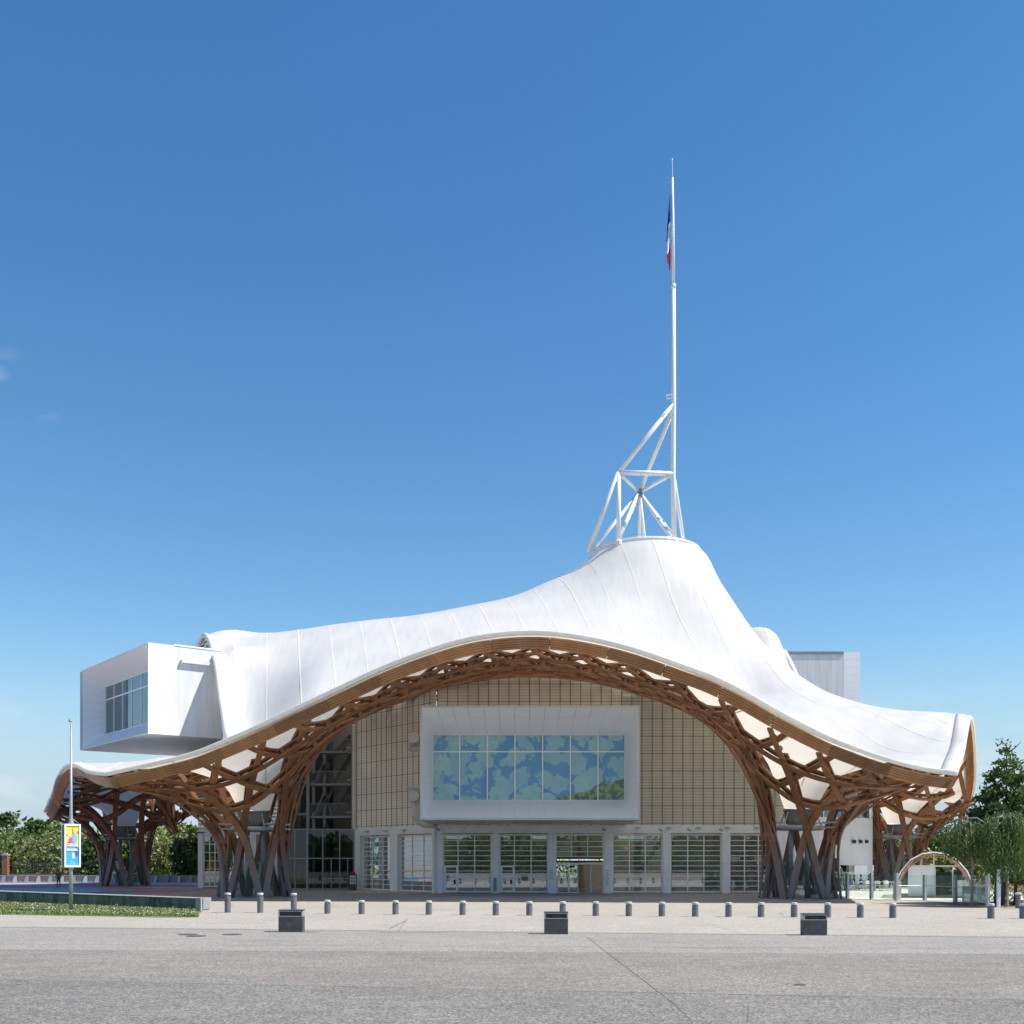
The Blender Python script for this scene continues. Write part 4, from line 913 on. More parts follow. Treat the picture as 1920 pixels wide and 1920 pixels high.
b = MB(); A0, A1_, Z0, Z1, ZS = .5, Wd - .5, 15.0, 19.9, 18.5
slab(b, 2.3, 2.45, A0, A0 + .12, Z0, Z1); slab(b, 2.3, 2.45, A1_ - .12, A1_, Z0, Z1); slab(b, 2.3, 2.45, A0 + .12, A1_ - .12, Z1 - .12, Z1); slab(b, 2.3, 2.45, A0 + .12, A1_ - .12, Z0, Z0 + .12)
slab(b, 2.32, 2.42, A0 + .12, A1_ - .12, ZS - .06, ZS + .06)
for k in range(1, 7): y = A0 + (A1_ - A0) * k / 7; slab(b, 2.31, 2.41, y - .05, y + .05, Z0 + .12, ZS - .06); slab(b, 2.31, 2.41, y - .05, y + .05, ZS + .06, Z1 - .12)
wn = b.build('window', 'frame_white', g2)
for k in range(7):
    for z0, z1 in ((Z0 + .1, ZS - .05), (ZS + .05, Z1 - .1)):
        y = A0 + (A1_ - A0) * k / 7; b = MB(); slab(b, 2.36, 2.38, y + .05, y + (A1_ - A0) / 7 - .05, z0, z1); b.build('pane', 'glass_teal', wn)
for k in range(7): y = A0 + (A1_ - A0) * k / 7; b = MB(); slab(b, 3.6, 3.7, y + .15, y + (A1_ - A0) / 7 * random.uniform(.7, .97), 14.0, 20.6); b.build('blind', 'teal_blind', g2)
b = MB(); slab(b, 5.4, 5.5, .2, Wd - .2, 13.6, 21.0); b.build('inner_wall', 'teal_blind', g2)
b = MB(); slab(b, 1.6, 8, 4.2, 10, 21.25, 21.9); b.build('roof_unit', 'steel', g2)
# box 3, far right behind the roof
g3 = empty('gallery_box', (34, 141, 21.2), 'plain grey white gallery box rising behind the right shoulder of the roof', 'building')
x1 = X_(1613, 141); xs_ = X_(1582, 141); b = MB(); b.box(14, xs_, 141, 156, 21.2, 29.0); b.box(xs_ + .001, x1 - .05, 141.06, 156, 21.2, 28.98); b.build('shell', 'stained_white', g3)
b = MB(); b.box(14, xs_ - .02, 140.9, 141, 28.7, 29.06); b.build('parapet_strip', 'steel', g3)
panel_quad(g3, (xs_, 141, 21.2), (x1, 141, 21.2), (x1, 141, 29.0), (xs_, 141, 29.0), [0, 1], ev(8))
panel_quad(g3, (x1, 141, 21.2), (x1, 156, 21.2), (x1, 156, 29.0), (x1, 141, 29.0), [0, 1], ev(8))

# ============================================================ SPIRE
sp_ = empty('spire', (16.26, 112, RINGZ), 'tall white tubular mast on a triangular tube frame standing on the roof ring', 'mast')
Ln = P(1160, 886, 112); Mn = P(1262, 888, 112); Kn = P(1199, 923, 118.0); Tn = P(1263, 757, 112.1)
def ringpt(px, near=True, dz=0):
    s_ = (px - 960) / FOC; r = RINGR - .35
    A_ = s_ * s_ + 1; B_ = -2 * (s_ * RING[0] + RING[1]); C__ = RING[0] ** 2 + RING[1] ** 2 - r * r; dsc = max(B_ * B_ - 4 * A_ * C__, 0)
    D = (-B_ - math.sqrt(dsc)) / (2 * A_) if near else (-B_ + math.sqrt(dsc)) / (2 * A_); return Vector((s_ * D, D, RINGZ + dz))
b = MB(); mast_b = Vector((Mn.x + .12, 112, RINGZ - .2)); top = P(1261, 333, 112)
b.tube([mast_b, Mn, Tn, P(1263, 538, 112)], [.25, .25, .24, .21], 14); b.tube([P(1263, 536, 112), P(1262, 440, 112), top], [.17, .15, .10], 12); b.tube([P(1263, 541, 112), P(1263, 534, 112)], .25, 12); b.build('mast', 'white_paint', sp_, smooth=True)
b = MB(); b.tube([top, P(1260.5, 300, 112)], .03, 6); b.tube([P(1260.5, 301, 112), P(1260.5, 297, 112)], .07, 6); b.build('antenna', 'white_paint', sp_)
def strut(a, b_, r=.23, name='strut'):
    b = MB(); b.tube([a, b_], r, 12); b.build(name, 'white_paint', sp_, smooth=True)
strut(Tn, Ln); strut(Tn + Vector((0, 0, -.4)), Kn); strut(Ln, Mn, .25); strut(Ln, Kn, .2); strut(Mn, Kn, .2)
strut(Ln, P(1160, 1012, 111.4)); strut(Kn, ringpt(1199, False, -.5), .2); strut(Ln, P(1103, 1034, 113)); strut(Mn, ringpt(1290, False, -1.2), .2)
strut(Kn, P(1112, 1030, 114.5), .2); strut(Kn, P(1161, 1006, 111.5), .24); strut(Kn, ringpt(1216, False, -1), .17); strut(Kn, P(1257, 1006, 111.3), .2); strut(Kn, P(1262, 1002, 112.5), .12)
for p_ in (P(1160, 1012, 111.4), P(1265, 1013, 111.3)): b = MB(); b.lathe((p_.x, p_.y, RINGZ - .4), [(.45, 0), (.45, .35), (.3, .5)], 14); b.build('foot_plate', 'white_paint', sp_)
b = MB()
for z in (741, 748): b.bar(P(1249, z, 111.8), P(1262, z - 2, 111.9), .06, .06)
b.bar(P(1249, 741, 111.8), P(1251, 748, 111.8), .06, .06); b.build('bracket', 'white_paint', sp_)
b = MB(); b.tube([P(1249, 741, 111.8), P(1252, 1000, 111.8)], .012, 4); b.tube([P(1252.5, 748, 111.8), P(1254, 1000, 111.8)], .012, 4); b.tube([P(1256, 342, 111.8), P(1250, 741, 111.8)], .01, 4); b.bar(P(1255, 342, 111.9), P(1261, 341, 112), .05, .05); b.build('halyard', 'steel', sp_)
b = MB()
for px in (1169, 1174, 1233, 1241): b.tube([ringpt(px, True, .1), ringpt(px, True, .9)], .03, 5)
b.bar(ringpt(1233, True, .9), ringpt(1241, True, .9), .05, .05); b.bar(ringpt(1174, True, .55), ringpt(1213, True, .55), .04, .04); b.build('rail', 'galvanised', sp_)
# flag hanging limp from the halyard
fl = empty('flag', tuple(P(1254, 503, 111.8)), 'limp blue, white and red flag hanging in folds beside the mast', 'flag')
cols_ = [[(1256, 362), (1253, 395), (1251, 425), (1249, 450), (1250, 450), (1255, 420), (1257, 412), (1257, 390)],
         [(1255, 418), (1252, 432), (1250, 451), (1251, 476), (1253, 474), (1257, 458), (1257.5, 440), (1257, 412)],
         [(1256.5, 456), (1254, 470), (1250.5, 477), (1251, 488), (1254, 496), (1254.5, 504), (1257, 502), (1257.5, 475)]]
for k, (nm, pg) in enumerate(zip(('flag_blue', 'flag_white', 'flag_red'), cols_)):
    b = MB(); f_ = [P(x, y, 111.7 + .12 * ((i * 7) % 3) + .1 * k) for i, (x, y) in enumerate(pg)]; f2 = [p + Vector((.04, .35, 0)) for p in f_]; n = len(f_)
    b.add(f_ + f2, [tuple(range(n)), tuple(range(n, 2 * n))[::-1]] + [(i, (i + 1) % n, (i + 1) % n + n, i + n) for i in range(n)]); b.build('cloth', nm, fl)

# ============================================================ STAIR TOWER, LEFT WING, CAFE DRUM
st_ = empty('stair_tower', (-16, 98, 0), 'dark steel escape stair tower behind glass, between the front left column and the beige hall', 'building')
TY = 97.0
def SX(px, D=TY): return (px - 960) * D / FOC
def SZ(py, D=TY): return EYE + (HORY - py) * D / FOC
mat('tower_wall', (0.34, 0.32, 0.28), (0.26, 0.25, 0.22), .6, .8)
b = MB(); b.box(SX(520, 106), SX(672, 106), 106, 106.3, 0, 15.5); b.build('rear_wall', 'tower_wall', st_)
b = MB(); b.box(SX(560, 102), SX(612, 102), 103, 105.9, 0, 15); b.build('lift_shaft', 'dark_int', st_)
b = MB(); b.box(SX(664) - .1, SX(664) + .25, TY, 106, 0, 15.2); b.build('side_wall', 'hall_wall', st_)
for px, D in ((577, TY), (588, 101), (608, 101), (661, TY)): b = MB(); b.box(SX(px, D) - .13, SX(px, D) + .13, D, D + .26, 0, 14); b.build('steel_column', 'steel', st_)
lev = [SZ(1530), SZ(1469), SZ(1408)]
for i, z in enumerate(lev):
    b = MB(); b.box(SX(578), SX(660), TY + .2, TY + 1.6, z - .16, z + .02); b.box(SX(540), SX(577) - .14, TY + .2, TY + 1.6, z + .1, z + .26); b.build('landing', 'steel', st_)
    r = MB()
    for k in range(36): x = SX(578) + .12 + k * .105; r.box(x, x + .02, TY + .22, TY + .24, z + .02, z + 1.05)
    r.box(SX(578) + .02, SX(660), TY + .21, TY + .25, z + 1.05, z + 1.1); r.build('railing', 'steel', st_, kind='stuff')
    f = MB(); zn = lev[i + 1] if i < 2 else 13.8; xa, xb = SX(644), SX(606)
    f.bar((xa, TY + 2.2, zn - 3.1 + .2), (xb, TY + 2.2, zn - .9), 1.4, .5) if False else None
    for k in range(11): t = k / 10; x = SX(612) + (SX(648) - SX(612)) * t; zz = z + (zn - z) * t; f.box(x - .12, x + .2, TY + 2.4, TY + 3.8, zz - .22, zz)
    f.plate([(SX(612), TY + 2.3, z - .45), (SX(648), TY + 2.3, zn - .55), (SX(648), TY + 2.3, zn - .1), (SX(612), TY + 2.3, z)], (0, 1, 0), .06); f.build('stair_flight', 'dark_steel', st_)
    f = MB(); f.plate([(SX(552), TY + 4, z - 2.4), (SX(600), TY + 4, z - .6), (SX(600), TY + 4, z - 1.3), (SX(552), TY + 4, z - 3.1)], (0, 1, 0), 1.0); f.build('stair_flight', 'dark_steel', st_)
    f = MB(); f.plate([(SX(583), TY + 1.7, z + .1), (SX(606), TY + 1.7, z + 1.9), (SX(606), TY + 1.7, z + 1.5), (SX(583), TY + 1.7, z - .3)], (0, 1, 0), .9); f.build('stair_flight', 'dark_steel', st_)
    r = MB()
    for k in range(14): t = k / 13; x = SX(612) + (SX(648) - SX(612)) * t; zz = z + (zn - z) * t; r.box(x, x + .03, TY + 2.25, TY + 2.28, zz - .1, zz + .95)
    r.bar((SX(612), TY + 2.26, z + .95), (SX(648), TY + 2.26, zn + .85), .05, .06); r.build('railing', 'steel', st_, kind='stuff')
    b = MB(); b.bar((SX(584), TY + 1.8, z + .1), (SX(606), TY + 1.8, z + 2.9), .09, .09); b.bar((SX(606), TY + 4.2, z + .1), (SX(640), TY + 4.2, z + 2.9), .09, .09); b.build('brace', 'steel', st_)
    b = MB(); b.bar((SX(590), 101.2, z), (SX(608), 101.2, z + 2.6 * (-1 if i % 2 else 1)), .1, .1); b.build('brace', 'steel', st_)
    b = MB(); b.box(SX(650), SX(658), TY + .15, TY + .2, z + .3, z + .36); b.build('lamp', 'white_paint', st_)
b = MB(); b.box(SX(640, 105), SX(646, 105), 105.8, 105.95, SZ(1392), SZ(1382)); b.build('inner_window', 'dark_int', st_)
# glass screen at the foot
gf = Fr((SX(518, 95.3), 95.3), (SX(576, 94.6), 94.6)); gf2 = Fr((SX(576, 94.6), 94.6), (SX(668, 95.4), 95.4))
for fr_, fr_px in ((gf, (520, 533, 553, 575)), (gf2, (577, 605, 637, 664))):
    b = MB(); h1 = 5.25
    for px in fr_px: t = min(max(t_of(fr_, px), 0), fr_.L); fr_.box(b, t - .05, t + .05, 0, .12, 0, h1)
    for z in (0.1, 2.72, h1 - .05): fr_.box(b, .06, fr_.L - .06, .01, .11, z - .05, z + .05)
    w_ = b.build('screen_frame', 'steel', st_)
    for a_, b_ in zip(fr_px, fr_px[1:]):
        for z0, z1 in ((.15, 2.67), (2.77, 5.15)):
            ta, tb_ = t_of(fr_, a_) + .05, t_of(fr_, b_) - .05; g = MB(); fr_.box(g, ta, tb_, .05, .062, z0, z1); g.build('pane', 'glass_dark', w_)
b = MB()
for px in (621, 637, 652): t = t_of(gf2, px); gf2.box(b, t - .04, t + .04, -.06, 0, .05, 2.65)
gf2.box(b, t_of(gf2, 605), t_of(gf2, 656), -.05, -.01, .95, 1.03); b.build('door_frame', 'steel', st_)
bx = empty('waste_station', tuple(Vector((SX(661, 94), 94, 0))), 'grey box with white notice sheets and red bag beside stair tower glass', 'box')
b = MB(); b.box(SX(655, 94), SX(668, 94), 94, 94.4, 0.0, 1.35); b.build('body', 'dark_steel', bx)
b = MB(); b.box(SX(656, 94), SX(667, 94), 93.97, 93.995, .55, 1.25); nt_ = b.build('notice', 'desk_white', bx)
b = MB(); 
for i in range(2):
    for j in range(2): b.box(SX(657.5 + 4.6 * i, 94), SX(661 + 4.6 * i, 94), 93.955, 93.968, .66 + .28 * j, .88 + .28 * j)
b.build('notice_print', 'grille_grey', bx)
b = MB(); b.tube([(SX(657, 94), 94.2, 1.38), (SX(662, 94), 94.2, 1.5), (SX(666, 94), 94.2, 1.38)], [.1, .16, .08], 8); b.build('bag', 'red_bag', bx)
# left wing: white window frame and louvred wall above
lw = empty('workshop_wing', (-25, 102, 0), 'white framed window bay under grey louvres at the left end of the halls', 'building')
LY = 102.0
F3 = Fr((SX(371, LY), LY), (SX(522, LY), LY))
b = MB()
for a_, b_ in ((371, 380), (414, 424), (470, 480), (512, 522)): F3.box(b, SX(a_, LY) - F3.a.x, SX(b_, LY) - F3.a.x, 0, .5, 0, 4.9)
F3.box(b, 0, F3.L, -.02, .52, 4.9, 5.35); b.build('wall_frame', 'pillar_white', lw)
bay(F3, SX(380, LY) - F3.a.x, SX(414, LY) - F3.a.x, lw, (0.33, 0.66), 6, z0=.1, z1=4.9); bay(F3, SX(424, LY) - F3.a.x, SX(470, LY) - F3.a.x, lw, (0.25, .5, 0.75), 6, z0=.1, z1=4.9)
for k in range(9): b = MB(); F3.box(b, 0, F3.L, .05 + .02, .3, 5.37 + .34 * k, 5.66 + .34 * k); b.build('louvre', 'shutter', lw)
b = MB(); F3.box(b, -1.4, .6, -.2, 0, 5.05, 5.15); b.build('floodlight', 'dark_steel', lw)
b = MB(); b.box(SX(522, LY), SX(522, LY) + .3, LY, 118, 0, 8); b.box(SX(460, LY), SX(522, LY), LY + 3.8, LY + 4, 0, 5); b.build('side_wall', 'hall_wall', lw)
ex = empty('orange_form', (SX(401, 104), 104, 0), 'small orange rounded sculpture seen through the left wing window', 'form')  # rounded orange shapes on a block behind the window, not identified
b = MB(); c = Vector((SX(399, 104), 104, 0)); b.lathe(c, [(.25, 1.3), (.52, 1.4), (.6, 1.8), (.5, 2.2), (.28, 2.4), (.3, 2.7), (.15, 2.95)], 14); b.lathe(c + Vector((.9, 0, 0)), [(.2, 1.4), (.42, 1.5), (.42, 2.1), (.2, 2.2)], 12); b.build('body', 'orange_paint', ex, smooth=True)
b = MB(); b.box(c.x - .9, c.x + 1.5, 103.7, 104.3, .1, 1.3); b.build('plinth', 'concrete', ex)
# cafe drum on the right
cd_ = empty('cafe_building', (29, 99, 0), 'curved off-white cafe building with three small square windows, right of the front right column', 'building')
pl = [(21.4, 97.0), (24.5, 97.1), (27.5, 97.5), (30.0, 98.4), (31.9, 99.8), (33.0, 101.6), (33.6, 104), (33.7, 108)]
pl = [Vector((x, y, 0)) for x, y in pl]; pl = resample(pl, .5)
def wall_strip(m, pts, z0, z1, th=.3, lean=0.0):
    for a_, b_ in zip(pts, pts[1:]):
        n = Vector((b_.y - a_.y, -(b_.x - a_.x), 0)).normalized(); m.add([a_ + Vector((0, 0, z0)), b_ + Vector((0, 0, z0)), b_ + Vector((0, 0, z1)) - n * lean, a_ + Vector((0, 0, z1)) - n * lean,
            a_ - n * th + Vector((0, 0, z0)), b_ - n * th + Vector((0, 0, z0)), b_ - n * th + Vector((0, 0, z1)) - n * lean, a_ - n * th + Vector((0, 0, z1)) - n * lean],
            [(0, 1, 2, 3), (5, 4, 7, 6), (4, 0, 3, 7), (1, 5, 6, 2), (3, 2, 6, 7), (0, 4, 5, 1)])
iw = [k for k, p in enumerate(pl) if p.x / p.y * FOC + 960 < 1596][-1]
m = MB(); wall_strip(m, pl, 2.12, 6.35, lean=.0); wall_strip(m, pl[iw:], 0, 2.11); m.build('wall', 'warm_white', cd_, smooth=False)
m = MB(); wall_strip(m, [p + Vector((0, .35, 0)) for p in pl], 6.36, 8.7, .05); m.build('clerestory_glass', 'glass_teal', cd_)
m = MB(); wall_strip(m, [p + Vector((0, 1.9, 0)) for p in pl[:-6]], 6.2, 8.9, .1); m.build('curtain', 'teal_blind', cd_)
for k in range(0, len(pl), 4): m = MB(); p = pl[k]; m.box(p.x - .05, p.x + .05, p.y + .2, p.y + .34, 6.37, 8.7); m.build('clerestory_mullion', 'frame_white', cd_)
def on_drum(px):
    return min(pl[:int(len(pl) * .68)], key=lambda p: abs(p.x / p.y * FOC + 960 - px))
for px in (1600.5, 1612.5, 1624): p = on_drum(px); x = (px - 960) / FOC * (p.y - .03); z = EYE + (HORY - 1578) * p.y / FOC; m = MB(); m.box(x - .14, x + .14, p.y - .32, p.y + .1, z - .14, z + .14); m.build('window', 'dark_int', cd_)
for k in range(6): x = 21.5 + k * 1.42; m = MB(); m.box(x, x + .12, 97.05, 97.3, 0, 2.1); w_ = m.build('window_frame', 'frame_white', cd_); m = MB(); m.box(x + .12, x + 1.42, 97.2, 97.21, .05, 2.08); m.build('pane', 'glass', w_)
p = on_drum(1605)
for px0, px1 in ((1596, 1611), (1612, 1626)):
    pa, pb = on_drum(px0), on_drum(px1); n = Vector((pb.y - pa.y, -(pb.x - pa.x), 0)).normalized()
    m = MB(); m.plate([pa + n * .08 + Vector((0, 0, .03)), pb + n * .08 + Vector((0, 0, .03)), pb + n * .08 + Vector((0, 0, 2.1)), pa + n * .08 + Vector((0, 0, 2.1))], -n, .05); m.build('door', 'pillar_white', cd_)
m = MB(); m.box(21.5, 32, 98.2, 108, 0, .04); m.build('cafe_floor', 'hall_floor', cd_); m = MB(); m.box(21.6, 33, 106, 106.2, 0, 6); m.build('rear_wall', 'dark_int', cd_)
# ============================================================ GROUND
def agg(name, a, b, c, spk=0.5, sc=55, big=0.25):
    "exposed aggregate: pebbles of mixed tone in a fine matrix, with broad worn patches"
    q = NT(name); pos = q.n('ShaderNodeNewGeometry').outputs['Position']
    vo = q.n('ShaderNodeTexVoronoi', {'Vector': pos, 'Scale': sc, 'Randomness': 1.0}); sc_ = q.n('ShaderNodeSeparateColor', {0: vo.outputs['Color']})
    v2 = q.n('ShaderNodeTexVoronoi', {'Vector': pos, 'Scale': sc * .45}); s2 = q.n('ShaderNodeSeparateColor', {0: v2.outputs['Color']})
    n1 = q.n('ShaderNodeTexNoise', {'Vector': pos, 'Scale': 0.16, 'Detail': 6, 'Roughness': .62}); n2 = q.n('ShaderNodeTexNoise', {'Vector': q.n('ShaderNodeMapping', {'Vector': pos, 'Scale': (.35, 1.2, 1)}).outputs[0], 'Scale': 1.3, 'Detail': 7, 'Roughness': .7})
    base = q.n('ShaderNodeMixRGB', {0: q.n('ShaderNodeMapRange', {'Value': n1.outputs['Fac'], 'From Min': .35, 'From Max': .65}).outputs[0], 1: c4(a), 2: c4(b)})
    r_ = q.n('ShaderNodeMapRange', {'Value': sc_.outputs[0], 'To Min': 1 - spk, 'To Max': 1 + spk}); r2 = q.n('ShaderNodeMapRange', {'Value': s2.outputs[1], 'To Min': 1 - spk * .45, 'To Max': 1 + spk * .45})
    r3 = q.n('ShaderNodeMapRange', {'Value': n2.outputs['Fac'], 'From Min': .3, 'From Max': .7, 'To Min': 1 - big, 'To Max': 1 + big})
    m1 = q.n('ShaderNodeMath', {0: r_.outputs[0], 1: r2.outputs[0]}, operation='MULTIPLY'); m2 = q.n('ShaderNodeMath', {0: m1.outputs[0], 1: r3.outputs[0]}, operation='MULTIPLY')
    tint = q.n('ShaderNodeMixRGB', {0: q.n('ShaderNodeMapRange', {'Value': sc_.outputs[2], 'From Min': .6, 'From Max': 1.0, 'To Max': .55}).outputs[0], 1: base.outputs[0], 2: c4(c)})
    vm = q.n('ShaderNodeVectorMath', {0: tint.outputs[0]}, operation='SCALE'); q.l(m2.outputs[0], vm.inputs['Scale'])
    bp = q.n('ShaderNodeBump', {'Height': vo.outputs['Distance'], 'Strength': .35, 'Distance': .01})
    d = q.n('ShaderNodeBsdfPrincipled', {'Base Color': vm.outputs[0], 'Roughness': .85, 'Normal': bp.outputs[0]}); q.l(d.outputs[0], q.out.inputs[0])
agg('aggregate_beige', (0.395, 0.368, 0.315), (0.345, 0.325, 0.285), (0.50, 0.37, 0.28), .38, 38, .10)
agg('aggregate_mid', (0.295, 0.28, 0.248), (0.25, 0.238, 0.213), (0.45, 0.34, 0.27), .42, 36, .12)
agg('aggregate_grey', (0.236, 0.224, 0.195), (0.182, 0.173, 0.152), (0.40, 0.29, 0.21), .50, 36, .13)
agg('aggregate_dark', (0.200, 0.192, 0.174), (0.160, 0.155, 0.141), (0.38, 0.27, 0.20), .55, 36, .13)
agg('earth', (0.16, 0.12, 0.08), (0.22, 0.17, 0.11), (0.28, 0.22, 0.15), .5, 12, .3)
foliage('grass_ground', (0.10, 0.17, 0.025), (0.27, 0.30, 0.09), 0.9, 0.0)
mat('joint_dark', (0.06, 0.06, 0.058), rough=.9); mat('joint_soft', (0.10, 0.10, 0.085), rough=.9); mat('moss', (0.13, 0.16, 0.03), (0.2, 0.19, 0.1), 3, .95)
mat('manhole_iron', (0.13, 0.10, 0.085), (0.09, 0.07, 0.06), 9, .7)
def sheet(name, pts, z, m, kind='structure'):
    b = MB(); b.add([(x, y, z) for x, y in pts], [tuple(range(len(pts)))]); return tag(b.build(name, m), kind=kind)
gd = MB(); gd.box(-420, 420, -90, 1500, -1.0, 0.0); tag(gd.build('ground', 'aggregate_beige'), kind='structure')
g_ = lambda x, y: (G(x, y).x, G(x, y).y)
def yline(x, a, b_): return a[1] + (x - a[0]) * (b_[1] - a[1]) / (b_[0] - a[0])
LA, LB = g_(0, 1738), g_(1920, 1757); L2a, L2b = g_(0, 1781), g_(1920, 1790)
LD = (g_(0, 1838), g_(1920, 1876))
XR = (-60, 60)
sheet('forecourt', [(XR[0], yline(XR[0], L2a, L2b)), (XR[1], yline(XR[1], L2a, L2b)), (XR[1], yline(XR[1], LA, LB)), (XR[0], yline(XR[0], LA, LB))], .004, 'aggregate_mid')
sheet('road', [(XR[0], -60), (XR[1], -60), (XR[1], yline(XR[1], L2a, L2b)), (XR[0], yline(XR[0], L2a, L2b))], .004, 'aggregate_grey')
sheet('road_patch', [(XR[0], -59), (XR[1], -59), (XR[1], yline(XR[1], *LD)), (XR[0], yline(XR[0], *LD))], .008, 'aggregate_dark')
def strip(name, a, b_, w, m, z=.012, n=14, jit=.01):
    a = Vector((a[0], a[1], 0)); b_ = Vector((b_[0], b_[1], 0)); d = (b_ - a).normalized(); s_ = Vector((-d.y, d.x, 0)); bb = MB(); vs = []
    for i in range(n + 1): p = a.lerp(b_, i / n) + s_ * random.uniform(-jit, jit); vs += [(p.x - s_.x * w / 2, p.y - s_.y * w / 2, z), (p.x + s_.x * w / 2, p.y + s_.y * w / 2, z)]
    bb.add(vs, [(2 * i, 2 * i + 2, 2 * i + 3, 2 * i + 1) for i in range(n)]); return tag(bb.build(name, m), kind='structure')
strip('drain_channel', (XR[0], yline(XR[0], LA, LB)), (XR[1], yline(XR[1], LA, LB)), .075, 'joint_dark', n=60, jit=.008)
strip('kerb_strip', (XR[0], yline(XR[0], LA, LB) - .14), (XR[1], yline(XR[1], LA, LB) - .14), .17, 'concrete', z=.012, n=20, jit=0)
strip('paving_joint', (XR[0], yline(XR[0], L2a, L2b) + 2.0), (XR[1], yline(XR[1], L2a, L2b) + 2.0), .025, 'joint_dark', n=40)
strip('paving_joint', (XR[0], yline(XR[0], L2a, L2b)), (XR[1], yline(XR[1], L2a, L2b)), .025, 'joint_dark', n=40)
strip('paving_joint', (XR[0], yline(XR[0], *LD)), (XR[1], yline(XR[1], *LD)), .03, 'joint_dark', n=60, jit=.015)
for a_, b_ in (((1100, 1757), (1260, 1880)), ((1260, 1880), (1300, 1919)), ((745, 1748), (765, 1722)), ((1290, 1722), (1395, 1752)), ((0, 1871), (260, 1836)), ((1400, 1919), (1404, 1886))): strip('paving_joint', g_(*a_), g_(*b_), .013, 'joint_soft', n=24)
for a_, b_, w in (((712, 1748.5), (840, 1749.5), .1), ((560, 1748), (600, 1748), .16), ((1285, 1778.5), (1420, 1779), .04), ((1480, 1779.5), (1600, 1780), .035), ((385, 1731), (500, 1731.5), .06), ((730, 1742), (762, 1726), .03), ((590, 1859), (630, 1859.5), .03), ((1180, 1809), (1210, 1809), .02)): strip('moss_seam', g_(*a_), g_(*b_), w, 'moss', z=.018, n=14, jit=.03)
for px, py in ((352, 1752.5), (368, 1755.5), (435, 1752.5)):
    p = G(px, py); b = MB(); b.add([(p.x + .34 * math.cos(t), p.y + .34 * math.sin(t), .016) for t in np.linspace(0, 2 * math.pi, 24, endpoint=False)], [tuple(range(24))]); tag(b.build('manhole_cover', 'manhole_iron'), kind='structure')
for px, py in ((420, 1693.5), (434, 1699), (580, 1692), (620, 1695), (1480, 1690), (1500, 1847), (1465, 1714)):
    p = G(px, py); b = MB(); b.add([(p.x + .13 * math.cos(t), p.y + .13 * math.sin(t), .014) for t in np.linspace(0, 2 * math.pi, 14, endpoint=False)], [tuple(range(14))]); tag(b.build('drain_cover', 'manhole_iron'), kind='structure')
# painted floor under the left wing: broad swirling stripes
q = NT('painted_floor'); pos = q.n('ShaderNodeNewGeometry').outputs['Position']; n1 = q.n('ShaderNodeTexNoise', {'Vector': pos, 'Scale': .045, 'Detail': 1})
n1v = q.n('ShaderNodeMath', {0: n1.outputs['Fac'], 1: 40.0}, operation='MULTIPLY'); sp = q.n('ShaderNodeSeparateXYZ', {0: pos}); a1 = q.n('ShaderNodeMath', {0: sp.outputs['Y'], 1: n1v.outputs[0]}, operation='ADD'); a0 = q.n('ShaderNodeMath', {0: sp.outputs['X'], 1: .12}, operation='MULTIPLY'); a2 = q.n('ShaderNodeMath', {0: a1.outputs[0], 1: a0.outputs[0]}, operation='ADD')
a3 = q.n('ShaderNodeMath', {0: a2.outputs[0], 1: 20.0}, operation='DIVIDE'); a4 = q.n('ShaderNodeMath', {0: a3.outputs[0]}, operation='FRACT'); rp = q.n('ShaderNodeValToRGB'); q.l(a4.outputs[0], rp.inputs[0]); cr = rp.color_ramp; cr.interpolation = 'CONSTANT'
pal = [(0, (.02, .10, .55)), (.10, (.75, .12, .20)), (.2, (.05, .40, .35)), (.30, (.35, .06, .22)), (.42, (.12, .45, .75)), (.52, (.80, .30, .08)), (.62, (.60, .10, .30)), (.72, (.80, .65, .10)), (.8, (.05, .35, .28)), (.9, (.20, .12, .45))]
cr.elements[0].color = c4(pal[0][1]); cr.elements[1].position = pal[1][0]; cr.elements[1].color = c4(pal[1][1])
for p_, c_ in pal[2:]: e_ = cr.elements.new(p_); e_.color = c4(c_)
d = q.n('ShaderNodeBsdfPrincipled', {'Base Color': rp.outputs[0], 'Roughness': .6}); q.l(d.outputs[0], q.out.inputs[0])
sheet('painted_floor', [(-84, 127), (-84, 82.5), (-34, 82.5), (-27, 85), (-26, 92), (-26.5, 101.8), (-21, 101.9), (-21, 127)], .005, 'painted_floor')
sheet('terrace_floor', [(21.3, 74.6), (26.8, 71.4), (31.0, 70.0), (36, 69), (40, 88), (36, 98), (21.3, 97)], .006, 'warm_white')
lawn = sheet('lawn', [(-60, 61), (-60, 52.4), tuple(g_(0, 1715)), tuple(g_(180, 1718)), tuple(g_(300, 1720.5)), tuple(g_(372, 1720)), tuple(g_(374, 1712)), (-15.7, 56.5), (-31, 67.5), (-60, 88)], .010, 'grass_ground')
sheet('grass_ground', [(-200, 260), (-200, 132.5), (-21, 132.5), (-21, 260)], .005, 'grass_ground')
sheet('garden_soil', [(36, 58.7), (31.2, 60.0), (25.3, 61.0), (25.6, 66.8), (33.5, 72), (40, 88), (47, 140), (120, 140), (120, 56)], .014, 'earth')
sheet('rear_grass', [(-20, 130), (-20, 260), (160, 260), (160, 142), (44, 142), (30, 130)], .005, 'grass_ground')
